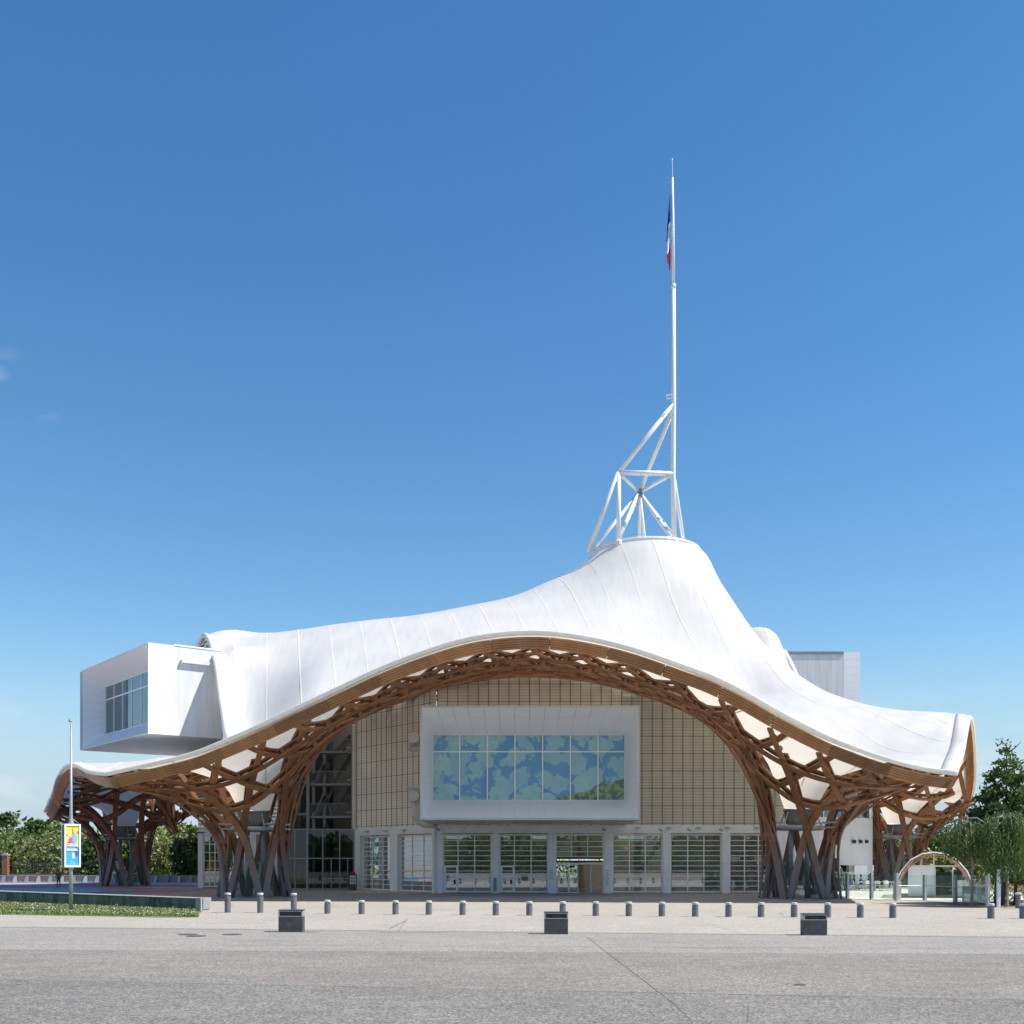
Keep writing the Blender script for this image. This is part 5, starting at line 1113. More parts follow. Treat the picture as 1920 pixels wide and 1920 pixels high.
# ============================================================ FOLIAGE
def quads(name, C, s, m, parent=None, kind=None, flat=0.0, seed=1, droop=False, aspect=.6):
    "one mesh of N leaf quads at C with size s"
    r = np.random.default_rng(seed); n = len(C); org = np.array(wloc(parent)) if parent else np.zeros(3)
    u = r.normal(size=(n, 3)); u /= np.linalg.norm(u, axis=1)[:, None]
    if droop: u[:, 2] = -np.abs(u[:, 2]) * 2 - .8; u /= np.linalg.norm(u, axis=1)[:, None]
    w = r.normal(size=(n, 3)); w[:, 2] += flat; v = np.cross(u, w); v /= np.linalg.norm(v, axis=1)[:, None] + 1e-9
    sz = (np.asarray(s) * r.uniform(.6, 1.3, n))[:, None]; a = u * sz; b_ = v * sz * aspect; C = np.asarray(C) - org
    V = np.stack([C - a, C + b_ * .9 - a * .1, C + a, C - b_ * .9 - a * .1], 1).reshape(-1, 3)
    me = bpy.data.meshes.new(name); me.vertices.add(4 * n); me.vertices.foreach_set('co', V.ravel().astype(np.float32)); me.loops.add(4 * n); me.loops.foreach_set('vertex_index', np.arange(4 * n, dtype=np.int32))
    me.polygons.add(n); me.polygons.foreach_set('loop_start', np.arange(0, 4 * n, 4, dtype=np.int32)); me.polygons.foreach_set('loop_total', np.full(n, 4, dtype=np.int32)); me.materials.append(MATS[m]); me.update(calc_edges=True)
    o = bpy.data.objects.new(name, me); COL.objects.link(o)
    if parent: o.parent = parent
    if kind: o['kind'] = kind
    return o
def cloud(c, rad, nc, per, seed, shape='round', cl=.28, hollow=.55):
    "leaf positions: clumps spread through the outer volume of the crown"
    r = np.random.default_rng(seed); rx, ry, rz = rad; out_ = []
    while len(out_) < nc:
        p = r.uniform(-1, 1, 3); l = np.linalg.norm(p)
        if shape == 'cone':
            h = (p[2] + 1) / 2; rr = math.hypot(p[0], p[1]); lim = (1 - h) ** 1.05 * (.93 + .15 * math.sin(h * 40)) + .03
            if rr > lim or rr < lim * .35: continue
        else:
            if l > 1 or (l < hollow and r.random() < .75): continue
        out_.append(p)
    K = np.array(out_) * np.array([rx, ry, rz]) + np.array(c); k = np.repeat(np.arange(nc), per); sz = cl * min(rx, rz) * r.uniform(.5, 1.2, nc)
    d = r.normal(size=(nc * per, 3)) * (sz[k] * .5)[:, None]; d[:, 2] *= .75; return K[k] + d
def limbs(m, base, top, r0, n, spread, seed, zf=(.3, .95)):
    r = random.Random(seed); base = Vector(base); top = Vector(top); mid = base.lerp(top, .5) + Vector((r.uniform(-.03, .03), r.uniform(-.03, .03), 0)) * (top - base).length
    m.tube([base, base.lerp(mid, .6), mid, top], [r0, r0 * .8, r0 * .55, r0 * .15], 8)
    for k in range(n):
        t = r.uniform(*zf); p = base.lerp(top, t); a = r.uniform(0, 6.28); l = spread * (1 - t * .55) * r.uniform(.6, 1); e = p + Vector((math.cos(a) * l, math.sin(a) * l, l * r.uniform(.25, .8)))
        m.tube([p, p.lerp(e, .5) + Vector((0, 0, -.05 * l)), e], [r0 * .4 * (1 - t * .5), r0 * .22, r0 * .06], 5)
def tree(name, label, cat, px, D, top, bot, wpx, lm, group=None, shape='round', nc=90, per=30, leaf=.22, seed=1, trunk_r=.18, dy=None, bark='bark'):
    x = (px - 960) * D / FOC; zt = EYE + (HORY - top) * D / FOC; zb = max(.05, EYE + (HORY - bot) * D / FOC); w = wpx * D / FOC / 2
    t = empty(name, (x, D, 0), label, cat, group); m = MB(); limbs(m, (x, D, 0), (x, D, zb + (zt - zb) * (.93 if shape == 'cone' else .75)), trunk_r, 12, w * .8, seed); m.build('trunk', bark, t)
    C = cloud((x, D, (zt + zb) / 2), (w, dy or w, (zt - zb) / 2), nc, per, seed, shape, .11 if shape == 'cone' else .28); C[:, 2] = np.maximum(C[:, 2], .08); quads('crown', C, leaf, lm, t, seed=seed); return t
TG = 'trees and bushes behind the painted floor'
for i, a in enumerate([
    (12, 172, 1526, 1600, 150, 'leaf_dark', 'broad dark green tree at the far left edge of the photo'), (85, 176, 1539, 1610, 90, 'leaf_mid', 'round mid green tree behind the drooping left corner of the roof'),
    (138, 174, 1540, 1610, 80, 'leaf_mid', 'green tree whose top shows just above the poster box'), (306, 168, 1534, 1605, 88, 'leaf_mid', 'bright green tree topping the hedge between both left columns'),
    (356, 172, 1550, 1610, 60, 'leaf_mid', 'low green tree top beside the left wing window'), (-60, 170, 1520, 1610, 130, 'leaf_dark', 'dark tree just beyond the left edge')][:5]):
    tree('broadleaf_tree', a[6], 'tree', a[0], a[1], a[2], a[3], a[4], a[5], TG, nc=110, per=30, leaf=.42, seed=20 + i, trunk_r=.3)
for i, a in enumerate([
    (28, 152, 1560, 1645, 110, 'leaf_vine', 'creeper covered shrub with pale flowers behind the brick pillar'), (105, 152, 1557, 1640, 70, 'leaf_vine', 'yellow green creeper shrub behind the poster pole'),
    (88, 134, 1569, 1651, 96, 'leaf_olive', 'large olive green bush behind the standing person'), (22, 140, 1583, 1640, 60, 'leaf_mid', 'low mid green bush beside the brick pillar'),
    (181, 131, 1566, 1652, 66, 'leaf_dark', 'dark round bush between the poster box and the far left column'), (156, 146, 1553, 1640, 70, 'leaf_pale', 'pale grey green bush directly behind the poster box'),
    (294, 138, 1556, 1648, 82, 'leaf_pale', 'large pale yellow green bush right of the far left column'), (350, 133, 1568, 1651, 62, 'leaf_dark', 'dark bush beside the left wing window'),
    (322, 150, 1552, 1640, 60, 'leaf_vine', 'creeper draped bush with brownish top behind the pale one'), (398, 136, 1560, 1648, 60, 'leaf_mid', 'green bush seen through the left wing window'), (240, 140, 1562, 1648, 46, 'leaf_mid', 'green bush directly behind the far left column')]):
    tree('bush', a[6], 'bush', a[0], a[1], a[2], a[3], a[4], a[5], TG, nc=120, per=26, leaf=.24, seed=60 + i, trunk_r=.09)
GR = 'trees behind the cafe garden'
for i, a in enumerate([(1700, 118, 1582, 1650, 90, 'leaf_pale', 'pale yellow green bush left of the tent, behind the back right column'), (1748, 124, 1562, 1650, 70, 'leaf_mid', 'bright green tree above the left side of the tent'),
    (1810, 130, 1560, 1650, 90, 'leaf_mid', 'green tree behind the weeping trees'), (1895, 120, 1570, 1650, 90, 'leaf_olive', 'olive tree behind the tall pointed tree'), (1668, 170, 1545, 1610, 110, 'leaf_dark', 'dark wooded rise seen right of the back right column'), (1760, 180, 1538, 1610, 120, 'leaf_dark', 'distant dark green tree line above the tent')]):
    tree('garden_tree', a[6], 'tree', a[0], a[1], a[2], a[3], a[4], a[5], GR, nc=110, per=26, leaf=.26, seed=90 + i, trunk_r=.12)
tree('pyramid_tree', 'tall pointed dark green tree at the right edge behind the weeping trees', 'tree', 1887, 65, 1380, 1606, 200, 'leaf_fresh', None, 'cone', nc=820, per=34, leaf=.115, seed=5, trunk_r=.16)
tree('pyramid_tree', 'second pointed tree cut by the right edge of the photo', 'tree', 1952, 66, 1425, 1655, 110, 'leaf_dark', None, 'cone', nc=260, per=30, leaf=.11, seed=6, trunk_r=.14)
# weeping trees
def weeping(label, px, D, top, bot, wpx, seed, ns=150):
    x = (px - 960) * D / FOC; zt = EYE + (HORY - top) * D / FOC; zb = EYE + (HORY - bot) * D / FOC; w = wpx * D / FOC / 2; r = random.Random(seed)
    t = empty('weeping_tree', (x, D, 0), label, 'tree', 'weeping trees behind the terrace posts'); m = MB(); hub = Vector((x + r.uniform(-.2, .2), D, zt - .45)); m.tube([(x, D, 0), (x + .04, D, zt * .5), hub], [.09, .07, .05], 8); L = []
    for k in range(11):
        a = 2 * math.pi * k / 11 + r.uniform(-.2, .2); l = w * r.uniform(.6, .95); pts = [hub, hub + Vector((math.cos(a) * l * .4, math.sin(a) * l * .4, .38 * r.uniform(.5, 1))), hub + Vector((math.cos(a) * l * .75, math.sin(a) * l * .75, .15)), hub + Vector((math.cos(a) * l, math.sin(a) * l, -.5))]
        m.tube(pts, [.045, .035, .022, .01], 6)
        for j in range(ns // 11):
            u = r.uniform(.15, 1); i = min(int(u * 3), 2); p = pts[i].lerp(pts[i + 1], u * 3 - i) + Vector((r.uniform(-.38, .38), r.uniform(-.38, .38), r.uniform(-.35, .28)))
            ln = max(.3, (p.z - zb) * r.uniform(.25, 1.08) ** .8); dx, dy = math.cos(a) * r.uniform(0, .35), math.sin(a) * r.uniform(0, .35)
            for s in range(int(ln / .05)): q_ = s * .05; f = min(1, q_ / .7); L.append((p.x + dx * f + r.gauss(0, .06), p.y + dy * f + r.gauss(0, .06), p.z - q_))
    m.build('trunk', 'birch_bark', t); quads('crown', np.array(L), .075, 'leaf_weep', t, seed=seed, droop=True, aspect=.5); return t
weeping('weeping tree with curved bare white branch on top, nearest the tent', 1822, 62, 1538, 1614, 88, 3, 210)
weeping('rounder weeping tree at the right, in front of the tall pointed tree', 1888, 61, 1524, 1650, 96, 4, 240)
weeping('weeping tree cut by the right edge, behind the ashtray post', 1935, 63, 1545, 1665, 70, 8, 200)
m = MB(); p = [P(x, y, 61.5) for x, y in ((1851, 1556), (1846, 1543), (1832, 1534), (1816, 1534), (1809, 1542), (1810, 1556))]; m.tube(p, [.06, .05, .04, .035, .025, .01], 6)
thing_mesh(m, 'bare_branch', 'birch_bark', 'curved bare pale branch arching over the weeping tree nearest the tent', 'branch', smooth=True)
# slim garden trunks and posts of trees on the right
for i, (px, D, tp) in enumerate(((1866, 61.5, 1625), (1879, 62.5, 1630), (1903, 63.0, 1625))):
    m = MB(); a = (px - 960) * D / FOC; m.tube([(a, D, 0), (a + .05, D, 1.2), (a + .02, D, EYE + (HORY - tp) * D / FOC + .6)], [.11, .09, .06], 8); thing_mesh(m, 'slim_trunk', 'bark', ['dark slim tree trunk left of the violet post', 'slim leaning tree trunk in the garden bed', 'thin dark tree trunk beside the ashtray post'][i], 'tree trunk', smooth=True)
# garden planting
r = np.random.default_rng(3); pts = []
for _ in range(5200):
    x, y = r.uniform(26, 60), r.uniform(61.5, 100)
    if x < y * .372 or (y < 78 and x < y * .40 + 1): continue
    h = abs(r.normal(0, .28)) + .05; pts.append((x, y, h))
    if r.random() < .7: pts.append((x + r.normal(0, .1), y, h * .5))
quads('garden_plants', np.array(pts), .10, 'leaf_mid', kind='stuff', seed=4)
pts = [(x_, y_, z_) for x_, y_, z_ in ((r.uniform(30, 60), r.uniform(64, 95), r.uniform(.2, .7)) for _ in range(420)) if x_ > y_ * .43]; quads('garden_flowers', np.array(pts), .06, 'orange_flower', kind='stuff', seed=5)
# hedges that close the view between the bushes and behind the halls
def hedge(name, x0, x1, y, h, n, m, label, cat='hedge'):
    C = np.stack([r.uniform(x0, x1, n), r.normal(y, 1.2, n), np.abs(r.uniform(0, 1, n)) ** .8 * h * (1 + .18 * np.sin(r.uniform(x0, x1, 1) + r.uniform(x0, x1, n)))], 1); C[:, 2] *= 1 + .15 * np.sin(C[:, 0] * .45); o = quads(name, C, .32, m, None, seed=9); anchor(o); tag(o, label, cat); return o
hedge('hedge', -75, -26, 146, 5.2, 9000, 'leaf_mid', 'long green hedge closing the view behind the left bushes')
hedge('rear_hedge', -20, 30, 150, 9.5, 9000, 'leaf_mid', 'tall green hedge seen through the glazed entrance hall')
hedge('garden_hedge', 44, 92, 112, 5.0, 6500, 'leaf_olive', 'light green hedge behind the garden at the right')
# wooded bank across the road, behind the camera, that the glass front mirrors
sheet('grass_bank', [(-90, -49.5), (-90, -140), (90, -140), (90, -49.5)], .02, 'grass_ground')
m = MB(); m.add([(-90, -48, 0), (90, -48, 0), (90, -52, 6.8), (-90, -52, 6.8), (90, -75, 7), (-90, -75, 7)], [(0, 1, 2, 3), (3, 2, 4, 5)]); foliage('backing_green', (.05, .09, .02), (.11, .17, .04), 1.5, 0); tag(m.build('mirror_backing', 'backing_green'), kind='structure')  # unseen green slope, added so no sky gaps show among the mirrored trees
C = np.stack([r.uniform(-85, 85, 22000), r.normal(-47, 1.2, 22000), r.uniform(0, 1, 22000) * 9.0], 1); C[:, 2] *= .82 + .22 * np.sin(C[:, 0] * .21) * np.cos(C[:, 0] * .53); quads('tree_bank', C, .5, 'leaf_mid', kind='stuff', seed=10)
# small hill on the horizon
m = MB(); pts = [(x, 600, 13 + 5 * math.sin(x * .011) + 3 * math.sin(x * .037 + 1)) for x in range(-420, 421, 20)]
m.add([(x, y, 0) for x, y, z in pts] + [(x, y + 60, z) for x, y, z in pts] + [(x, y + 400, 0) for x, y, z in pts], [(i, i + 1, i + 1 + len(pts), i + len(pts)) for i in range(len(pts) - 1)] + [(i + len(pts), i + 1 + len(pts), i + 1 + 2 * len(pts), i + 2 * len(pts)) for i in range(len(pts) - 1)])
foliage('far_wood', (0.06, 0.10, 0.05), (0.10, 0.15, 0.07), 0.05, 0.0); tag(m.build('hills', 'far_wood', smooth=True), kind='structure')
# lawn blades and flowers
def in_lawn(n, rr):
    P4 = [Vector((G(0, 1715).x - 4, 53.5, 0)), G(372, 1720), G(368, 1709), Vector((G(0, 1692).x - 3, 69, 0))]; o = []
    u = rr.uniform(0, 1, n); v = rr.uniform(0, 1, n); A_ = [np.array(p) for p in P4]
    return (A_[0] * ((1 - u) * (1 - v))[:, None] + A_[1] * (u * (1 - v))[:, None] + A_[2] * (u * v)[:, None] + A_[3] * ((1 - u) * v)[:, None])
C = in_lawn(26000, r); C[:, 2] = .05 + r.uniform(0, .05, len(C)); quads('grass', C, .065, 'leaf_mid', kind='stuff', seed=11, aspect=.35)
C = in_lawn(9000, r); C[:, 2] = .06 + r.uniform(0, .08, len(C)); quads('dry_grass', C, .06, 'leaf_pale', kind='stuff', seed=12, aspect=.3)
C = in_lawn(650, r); C[:, 2] = .13; quads('daisies', C, .035, 'white_flower', kind='stuff', seed=13)
C = in_lawn(160, r); C[:, 2] = .2; C = C[C[:, 1] > 54.5 + (-16 - C[:, 0]) * .62]; quads('dandelions', C, .05, 'orange_flower', kind='stuff', seed=14)
C = np.stack([r.normal(10.2, .26, 2600), r.normal(19.8, .26, 2600), np.abs(r.normal(.30, .17, 2600))], 1); o = quads('shrub', C, .05, 'leaf_dark', seed=15); anchor(o); tag(o, 'low dark green shrub at the lower right edge of the photo', 'shrub')
# ============================================================ STREET FURNITURE
# low stained wall along the grass
q = NT('stained_wall'); pos = q.n('ShaderNodeNewGeometry').outputs['Position']; n1 = q.n('ShaderNodeTexNoise', {'Vector': q.n('ShaderNodeMapping', {'Vector': pos, 'Scale': (1.6, 1.6, .5)}).outputs[0], 'Scale': 1.0, 'Detail': 7, 'Roughness': .7})
c1 = q.n('ShaderNodeMixRGB', {0: q.n('ShaderNodeMapRange', {'Value': n1.outputs['Fac'], 'From Min': .38, 'From Max': .66}).outputs[0], 1: (.035, .06, .04, 1), 2: (.16, .215, .165, 1)}); d = q.n('ShaderNodeBsdfPrincipled', {'Base Color': c1.outputs[0], 'Roughness': .8}); q.l(d.outputs[0], q.out.inputs[0])
WA, WB = Vector((-15.95, 56.2, 0)), Vector((-33.5, 70.0, 0)); fw = Fr((WA.x, WA.y), (WB.x, WB.y))
lwall = empty('low_wall', tuple(WA), 'long low dark green stained wall behind the grass strip at the left', 'wall')
for k in range(6): b = MB(); t0, t1 = fw.L * k / 6 + .01, fw.L * (k + 1) / 6 - .01; fw.box(b, t0 + (.12 if k == 0 else 0), t1, -.6, 0, 0, .62 - .012 * k); b.build('wall_block', 'stained_wall', lwall)
b = MB(); fw.box(b, .12, fw.L, -.64, .04, .625, .665); b.build('coping', 'concrete', lwall)
b = MB(); fw.box(b, -.32, .10, -.62, .02, 0, .68); b.build('end_post', 'concrete', lwall)
b = MB(); fw.box(b, -.36, -.325, -.5, -.1, .1, .66); b.build('end_plate', 'galvanised', lwall)
b = MB(); b.box(0, 0, 0, 0, 0, 0); 
b = MB(); pl_ = fw.p(2.4, .01, .28)
for s_ in (-.13, .13): b.obox(fw.p(2.4 + s_, .012, .30), fw.u * .1, fw.n * .012, Vector((0, 0, .06)))
b.build('outlet', 'black_plastic', lwall)
# long concrete bench wall behind the painted floor
pw = empty('parapet_wall', (-50, 128, 0), 'long low grey parapet with wedge shaped ribs behind the painted floor', 'wall')
for k in range(9): x0 = -84 + 7 * k; b = MB(); b.box(x0 + .01, x0 + 6.99, 128, 128.4, 0, .72); b.build('wall_block', 'concrete', pw)
b = MB(); b.box(-84, -21, 127.92, 128.5, .725, .80); b.build('coping', 'concrete', pw)
for k in range(46): x0 = -83 + 1.35 * k; b = MB(); b.plate([(x0, 127.9, 0), (x0, 127.2, 0), (x0, 127.8, .70), (x0, 127.9, .70)], (1, 0, 0), .3); b.build('rib', 'galvanised' if k % 2 else 'steel', pw)
bp_ = empty('brick_pillar', (P(3, 1603, 128.6).x, 128.6, 0), 'red brick gate pillar at the far left edge', 'pillar'); px_ = P(3, 1603, 128.6).x; nb_ = 0
b = MB(); b.box(px_ - .28, px_ + .28, 129.32, 129.88, 0, 3.05); b.build('core', 'joint_grey', bp_)
for k in range(19):
    for i in range(3): x0 = px_ - .3 + .2 * i + (.05 if k % 2 and i else 0); b = MB(); b.box(x0, x0 + .185, 129.3, 129.9, .05 + k * .16, .05 + k * .16 + .145); b.build('brick', 'brick_red', bp_)
b = MB(); b.box(px_ - .36, px_ + .36, 129.24, 129.96, 3.1, 3.25); b.box(px_ - .2, px_ + .2, 129.4, 129.8, 3.25, 3.4); b.build('cap', 'concrete', bp_)
bw = empty('garden_fence', (-55, 130, 0), 'iron fence on a low brick wall between the brick pillar and the bushes', 'fence'); b = MB(); b.box(px_ + .4, -42, 130, 130.3, 0, .95); b.build('brick_base', 'brick_red', bw)
for k in range(60): b = MB(); x0 = px_ + .6 + .22 * k; b.box(x0, x0 + .035, 130.12, 130.16, .951, 2.3); b.build('picket', 'dark_steel', bw)
b = MB(); b.box(px_ + .4, px_ + 13.9, 130.08, 130.115, 2.1, 2.16); b.build('rail', 'dark_steel', bw)
# lamp post with poster box
LP = G(133, 1711); D0 = LP.y; post = empty('poster_lamp_post', tuple(LP), 'tall slim grey lamp post carrying a lit poster box with a colourful poster', 'lamp post')
def lz(y): return EYE + (HORY - y) * D0 / FOC
def lx(x): return (x - 960) * D0 / FOC
b = MB(); b.tube([(lx(133.2), D0, z_) for z_ in (0, lz(1633), lz(1627), lz(1545), lz(1538), lz(1528), lz(1354))], [.105, .085, .13, .15, .09, .075, .04], 14); b.build('pole', 'galvanised', post, smooth=True)
b = MB(); b.lathe((lx(131.8), D0, lz(1354)), [(.04, 0), (.085, .04), (.07, .1), (.01, .17)], 12); b.build('finial', 'steel', post)
th_ = R(44); ux = Vector((math.cos(th_), math.sin(th_), 0)); uy = Vector((-math.sin(th_), math.cos(th_), 0)); pc = Vector((lx(133.2), D0, 0)); hw = .40; z0, z1 = lz(1626), lz(1545)
def pb(m, a0, a1, d0, d1, za, zb): m.obox(pc + ux * (a0 + a1) / 2 + uy * (d0 + d1) / 2 + Vector((0, 0, (za + zb) / 2)), ux * (a1 - a0) / 2, uy * (d1 - d0) / 2, Vector((0, 0, (zb - za) / 2)))
uy = -Vector((-math.sin(th_), math.cos(th_), 0)); ux = Vector((math.cos(th_), math.sin(th_), 0))
th_ = R(-26); ux = Vector((math.cos(th_), math.sin(th_), 0)); uy = Vector((-math.sin(th_), math.cos(th_), 0))
ux = Vector((math.cos(R(44)), math.sin(R(44)), 0)); uy = Vector((-math.sin(R(44)), math.cos(R(44)), 0))
b = MB(); pb(b, -.37, .37, -.14, .14, z0 + .02, z1 - .02); b.build('box_body', 'dark_steel', post)
for sgn, nm in ((-1, 'frame'), (1, 'frame')):
    b = MB(); d0, d1 = (-.20, -.141) if sgn < 0 else (.141, .20); pb(b, -.40, -.33, d0, d1, z0, z1); pb(b, .33, .40, d0, d1, z0, z1); pb(b, -.33, .33, d0, d1, z0, z0 + .09); pb(b, -.33, .33, d0, d1, z1 - .09, z1); b.build(nm, 'frame_white', post)
for n_, c_ in (('p_yellow', (.85, .75, .08)), ('p_blue', (.06, .42, .72)), ('p_pink', (.75, .08, .35)), ('p_red', (.80, .08, .06)), ('p_lilac', (.35, .38, .75)), ('p_cyan', (.15, .6, .7)), ('p_navy', (.05, .12, .5)), ('p_white', (.85, .85, .85))): mat(n_, c_, rough=.5)
zm = z0 + (z1 - z0) * .47
b = MB(); pb(b, -.33, .33, -.150, -.142, zm, z1 - .09); po = b.build('poster_top', 'p_yellow', post); b = MB(); pb(b, -.33, .33, -.150, -.142, z0 + .09, zm); po2 = b.build('poster_bottom', 'p_blue', post)
def disc(cx_, cz, rx, rz, m, dd, n=16, par=None):
    b = MB(); c = pc + uy * dd; b.add([c + ux * (cx_ + rx * math.cos(t)) + Vector((0, 0, cz + rz * math.sin(t))) for t in np.linspace(0, 2 * math.pi, n, endpoint=False)], [tuple(range(n))]); b.build('print_shape', m, par or po)
H = z1 - z0
for k, (a, f, rx, rz, m) in enumerate([(0.0, .60, .20, .20, 'p_pink'), (-.18, .53, .10, .14, 'p_red'), (.12, .66, .13, .22, 'p_cyan'), (.06, .74, .09, .16, 'p_lilac'), (-.10, .68, .05, .07, 'p_blue'), (.02, .84, .03, .16, 'p_pink'), (-.27, .74, .04, .06, 'p_pink'), (.26, .80, .04, .09, 'p_pink'), (.05, .60, .08, .07, 'p_lilac'), (-.30, .60, .03, .09, 'p_white'), (.16, .55, .07, .11, 'p_cyan'), (-.02, .65, .05, .05, 'p_red')]): disc(a, z0 + H * f, rx, rz, m, -.152 - .001 * k)
disc(.20, z0 + H * .36, .11, .25, 'p_navy', -.152, par=po2); disc(.06, z0 + H * .27, .075, .15, 'p_white', -.1535, par=po2)
for k, (s, z, sz) in enumerate((('GIROS', .51, .19), ('SINGER', .40, .165), ('Galerie', .135, .075), ('Juin . Sept', .09, .07))):
    o = text('poster_lettering', s, sz, pc + uy * -.17 + ux * (-.29 if k < 2 else -.14) + Vector((0, 0, z0 + H * z - .05)), 'p_white', post, rz=R(44), bold=.008 if k < 2 else .001)
# bollards
def bollard(loc, h, label, group, r=.15):
    t = empty('bollard', loc, label, 'bollard', group); b = MB(); x, y = loc[0], loc[1]
    b.lathe((x, y, 0), [(r * 1.02, 0), (r, .03), (r, h - .16)], 20); b.build('post', 'bollard_grey', t, smooth=False)
    b = MB(); b.lathe((x, y, 0), [(r * .9, h - .16), (r * .9, h - .10)], 20); b.build('band', 'mirror_dark', t)
    b = MB(); b.lathe((x, y, 0), [(r, h - .10), (r * 1.02, h - .02), (r * .9, h), (.01, h + .012)], 20); b.build('cap', 'bollard_cap', t); return t
bp = [(427, 1711, 1), (488, 1711.5, 1), (551, 1712, 1)] + [(614, 1713, 0), (678, 1714, 0), (741.5, 1714.5, 0), (804, 1715, 0), (867.5, 1715.5, 0), (929.5, 1716, 0), (992.5, 1716.4, 0), (1055, 1716.8, 0), (1117, 1717, 0), (1179, 1717.5, 0), (1241, 1718, 0), (1303.5, 1718.4, 0), (1366, 1719, 0), (1427, 1719.3, 0), (1489, 1719.6, 0), (1552, 1720, 0), (1613, 1720.5, 0), (1674, 1721, 0), (1858, 1722, 0), (1918, 1722.5, 0)]
seq = {2: 'tallest grey bollard directly behind the leftmost granite bin', 10: 'grey bollard directly behind the middle granite bin', 18: 'grey bollard just behind the right granite bin'}
for i, (px, py, tall) in enumerate(bp):
    p = G(px, py)
    if i in seq: lab = seq[i]
    elif tall: lab = ['tall grey bollard at the left end of the row', 'tall grey bollard in front of the front left column, second from left'][i]
    elif i >= 21: lab = ['grey bollard alone beyond the gap, in front of the garden trees', 'grey bollard cut by the right edge of the photo'][i - 21]
    else: lab = 'short grey bollard with pale cap, %s from the left in the row' % ORD[i]
    bollard(tuple(p), .97 if tall else .66, lab, 'bollards across the forecourt')
p = G(1909, 1703); t = empty('ashtray_post', tuple(p), 'thick grey cylinder post with flared cap standing in the garden bed', 'post'); b = MB(); b.lathe((p.x, p.y, 0), [(.14, 0), (.135, .72)], 18); b.build('post', 'bollard_grey', t); b = MB(); b.lathe((p.x, p.y, 0), [(.17, .72), (.18, .80), (.12, .84)], 18); b.build('cap', 'bollard_cap', t)
# granite bins with a glazed light slot
for i, (x0_, x1_, by, ty) in enumerate(((522, 567, 1748, 1706), (1021, 1065, 1752, 1710), (1507, 1551, 1754, 1713))):
    p = G((x0_ + x1_) / 2, by); D = p.y; w = (x1_ - x0_) * D / FOC / 2; h = (by - ty) * D / FOC; y0, y1 = D, D + .45
    t = empty('granite_bin', tuple(p), ['speckled dark granite block with mirrored light slot, left one of three', 'speckled granite block with mirrored light slot, middle one near the entrance axis', 'speckled dark granite block with mirrored light slot, right one of three'][i], 'light block', 'granite blocks along the drain line')
    zs_ = h * .70; b = MB(); b.box(p.x - w, p.x + w, y0, y1, 0, zs_); b.build('block', 'dark_granite', t)
    b = MB(); b.box(p.x - w - .01, p.x + w + .01, y0 - .012, y1 + .012, h - .03, h); b.build('lid', 'dark_steel', t)
    b = MB(); b.box(p.x - w, p.x - w + .04, y0, y1, zs_, h - .05); b.box(p.x + w - .04, p.x + w, y0, y1, zs_, h - .05); b.box(p.x - w + .04, p.x + w - .04, y0, y0 + .03, zs_, zs_ + .025); b.box(p.x - w + .04, p.x + w - .04, y0, y0 + .03, h - .065, h - .031); b.box(p.x - w + .04, p.x + w - .04, y1 - .03, y1, zs_, h - .05); b.build('frame', 'galvanised', t)
    b = MB(); b.box(p.x - w + .05, p.x + w - .05, y0 + .05, y0 + .06, zs_ + .03, h - .051); b.build('pane', 'glass_dark', t)
    b = MB(); b.add([(p.x - w * .45, y0 + .09, h - .055), (p.x + w * .45, y0 + .09, h - .055), (p.x + w * .22, y0 + .22, zs_ + .03), (p.x - w * .22, y0 + .22, zs_ + .03)], [(0, 1, 2, 3)]); b.tube([(p.x - .09, y0 + .14, zs_ + .04), (p.x - .09, y0 + .14, h - .08)], .05, 10); b.tube([(p.x + .09, y0 + .14, zs_ + .04), (p.x + .09, y0 + .14, h - .08)], .05, 10); b.build('lamp_unit', 'bollard_cap', t)
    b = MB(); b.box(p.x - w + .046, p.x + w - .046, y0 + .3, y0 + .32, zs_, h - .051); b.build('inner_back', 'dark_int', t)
# terrace glass fence: posts with panes between
fp = [(1549, 1685, 1640), (1589, 1684, 1637), (1634, 1686, 1637), (1681, 1689, 1637), (1734, 1688, 1640), (1791, 1692, 1640), (1852, 1702, 1643)]
fe = empty('terrace_fence', tuple(G(1549, 1685)), 'frameless glass fence with grey metal posts in front of the cafe terrace', 'fence'); prev = None
for px, by, ty in fp:
    p = G(px, by); h = (by - ty) * p.y / FOC; b = MB(); b.obox(p + Vector((0, 0, h / 2)), Vector((.09, .05, 0)), Vector((-.04, .08, 0)), Vector((0, 0, h / 2))); b.build('post', 'galvanised', fe)
    if prev is not None:
        a = prev[0]; d = (p - a).normalized(); b = MB(); n_ = Vector((-d.y, d.x, 0)); b.plate([a + d * .12 + Vector((0, 0, .1)), p - d * .12 + Vector((0, 0, .1)), p - d * .12 + Vector((0, 0, 1.62)), a + d * .12 + Vector((0, 0, 1.62))], n_, .02); b.build('pane', 'glass_clear', fe)
        b = MB(); b.tube([a + d * .1 + Vector((0, 0, .95)), p - d * .1 + Vector((0, 0, .95))], .018, 5); b.build('rail', 'galvanised', fe)
    prev = (p, h)
p = G(1873, 1701); b = MB(); b.box(p.x - .10, p.x + .10, p.y, p.y + .12, 0, 2.0); b.box(p.x - .12, p.x + .12, p.y - .02, p.y + .14, 2.0, 2.08); thing_mesh(b, 'light_post', 'p_lilac' if False else 'frame_white', 'tall pale square post in front of the garden trunks', 'post')
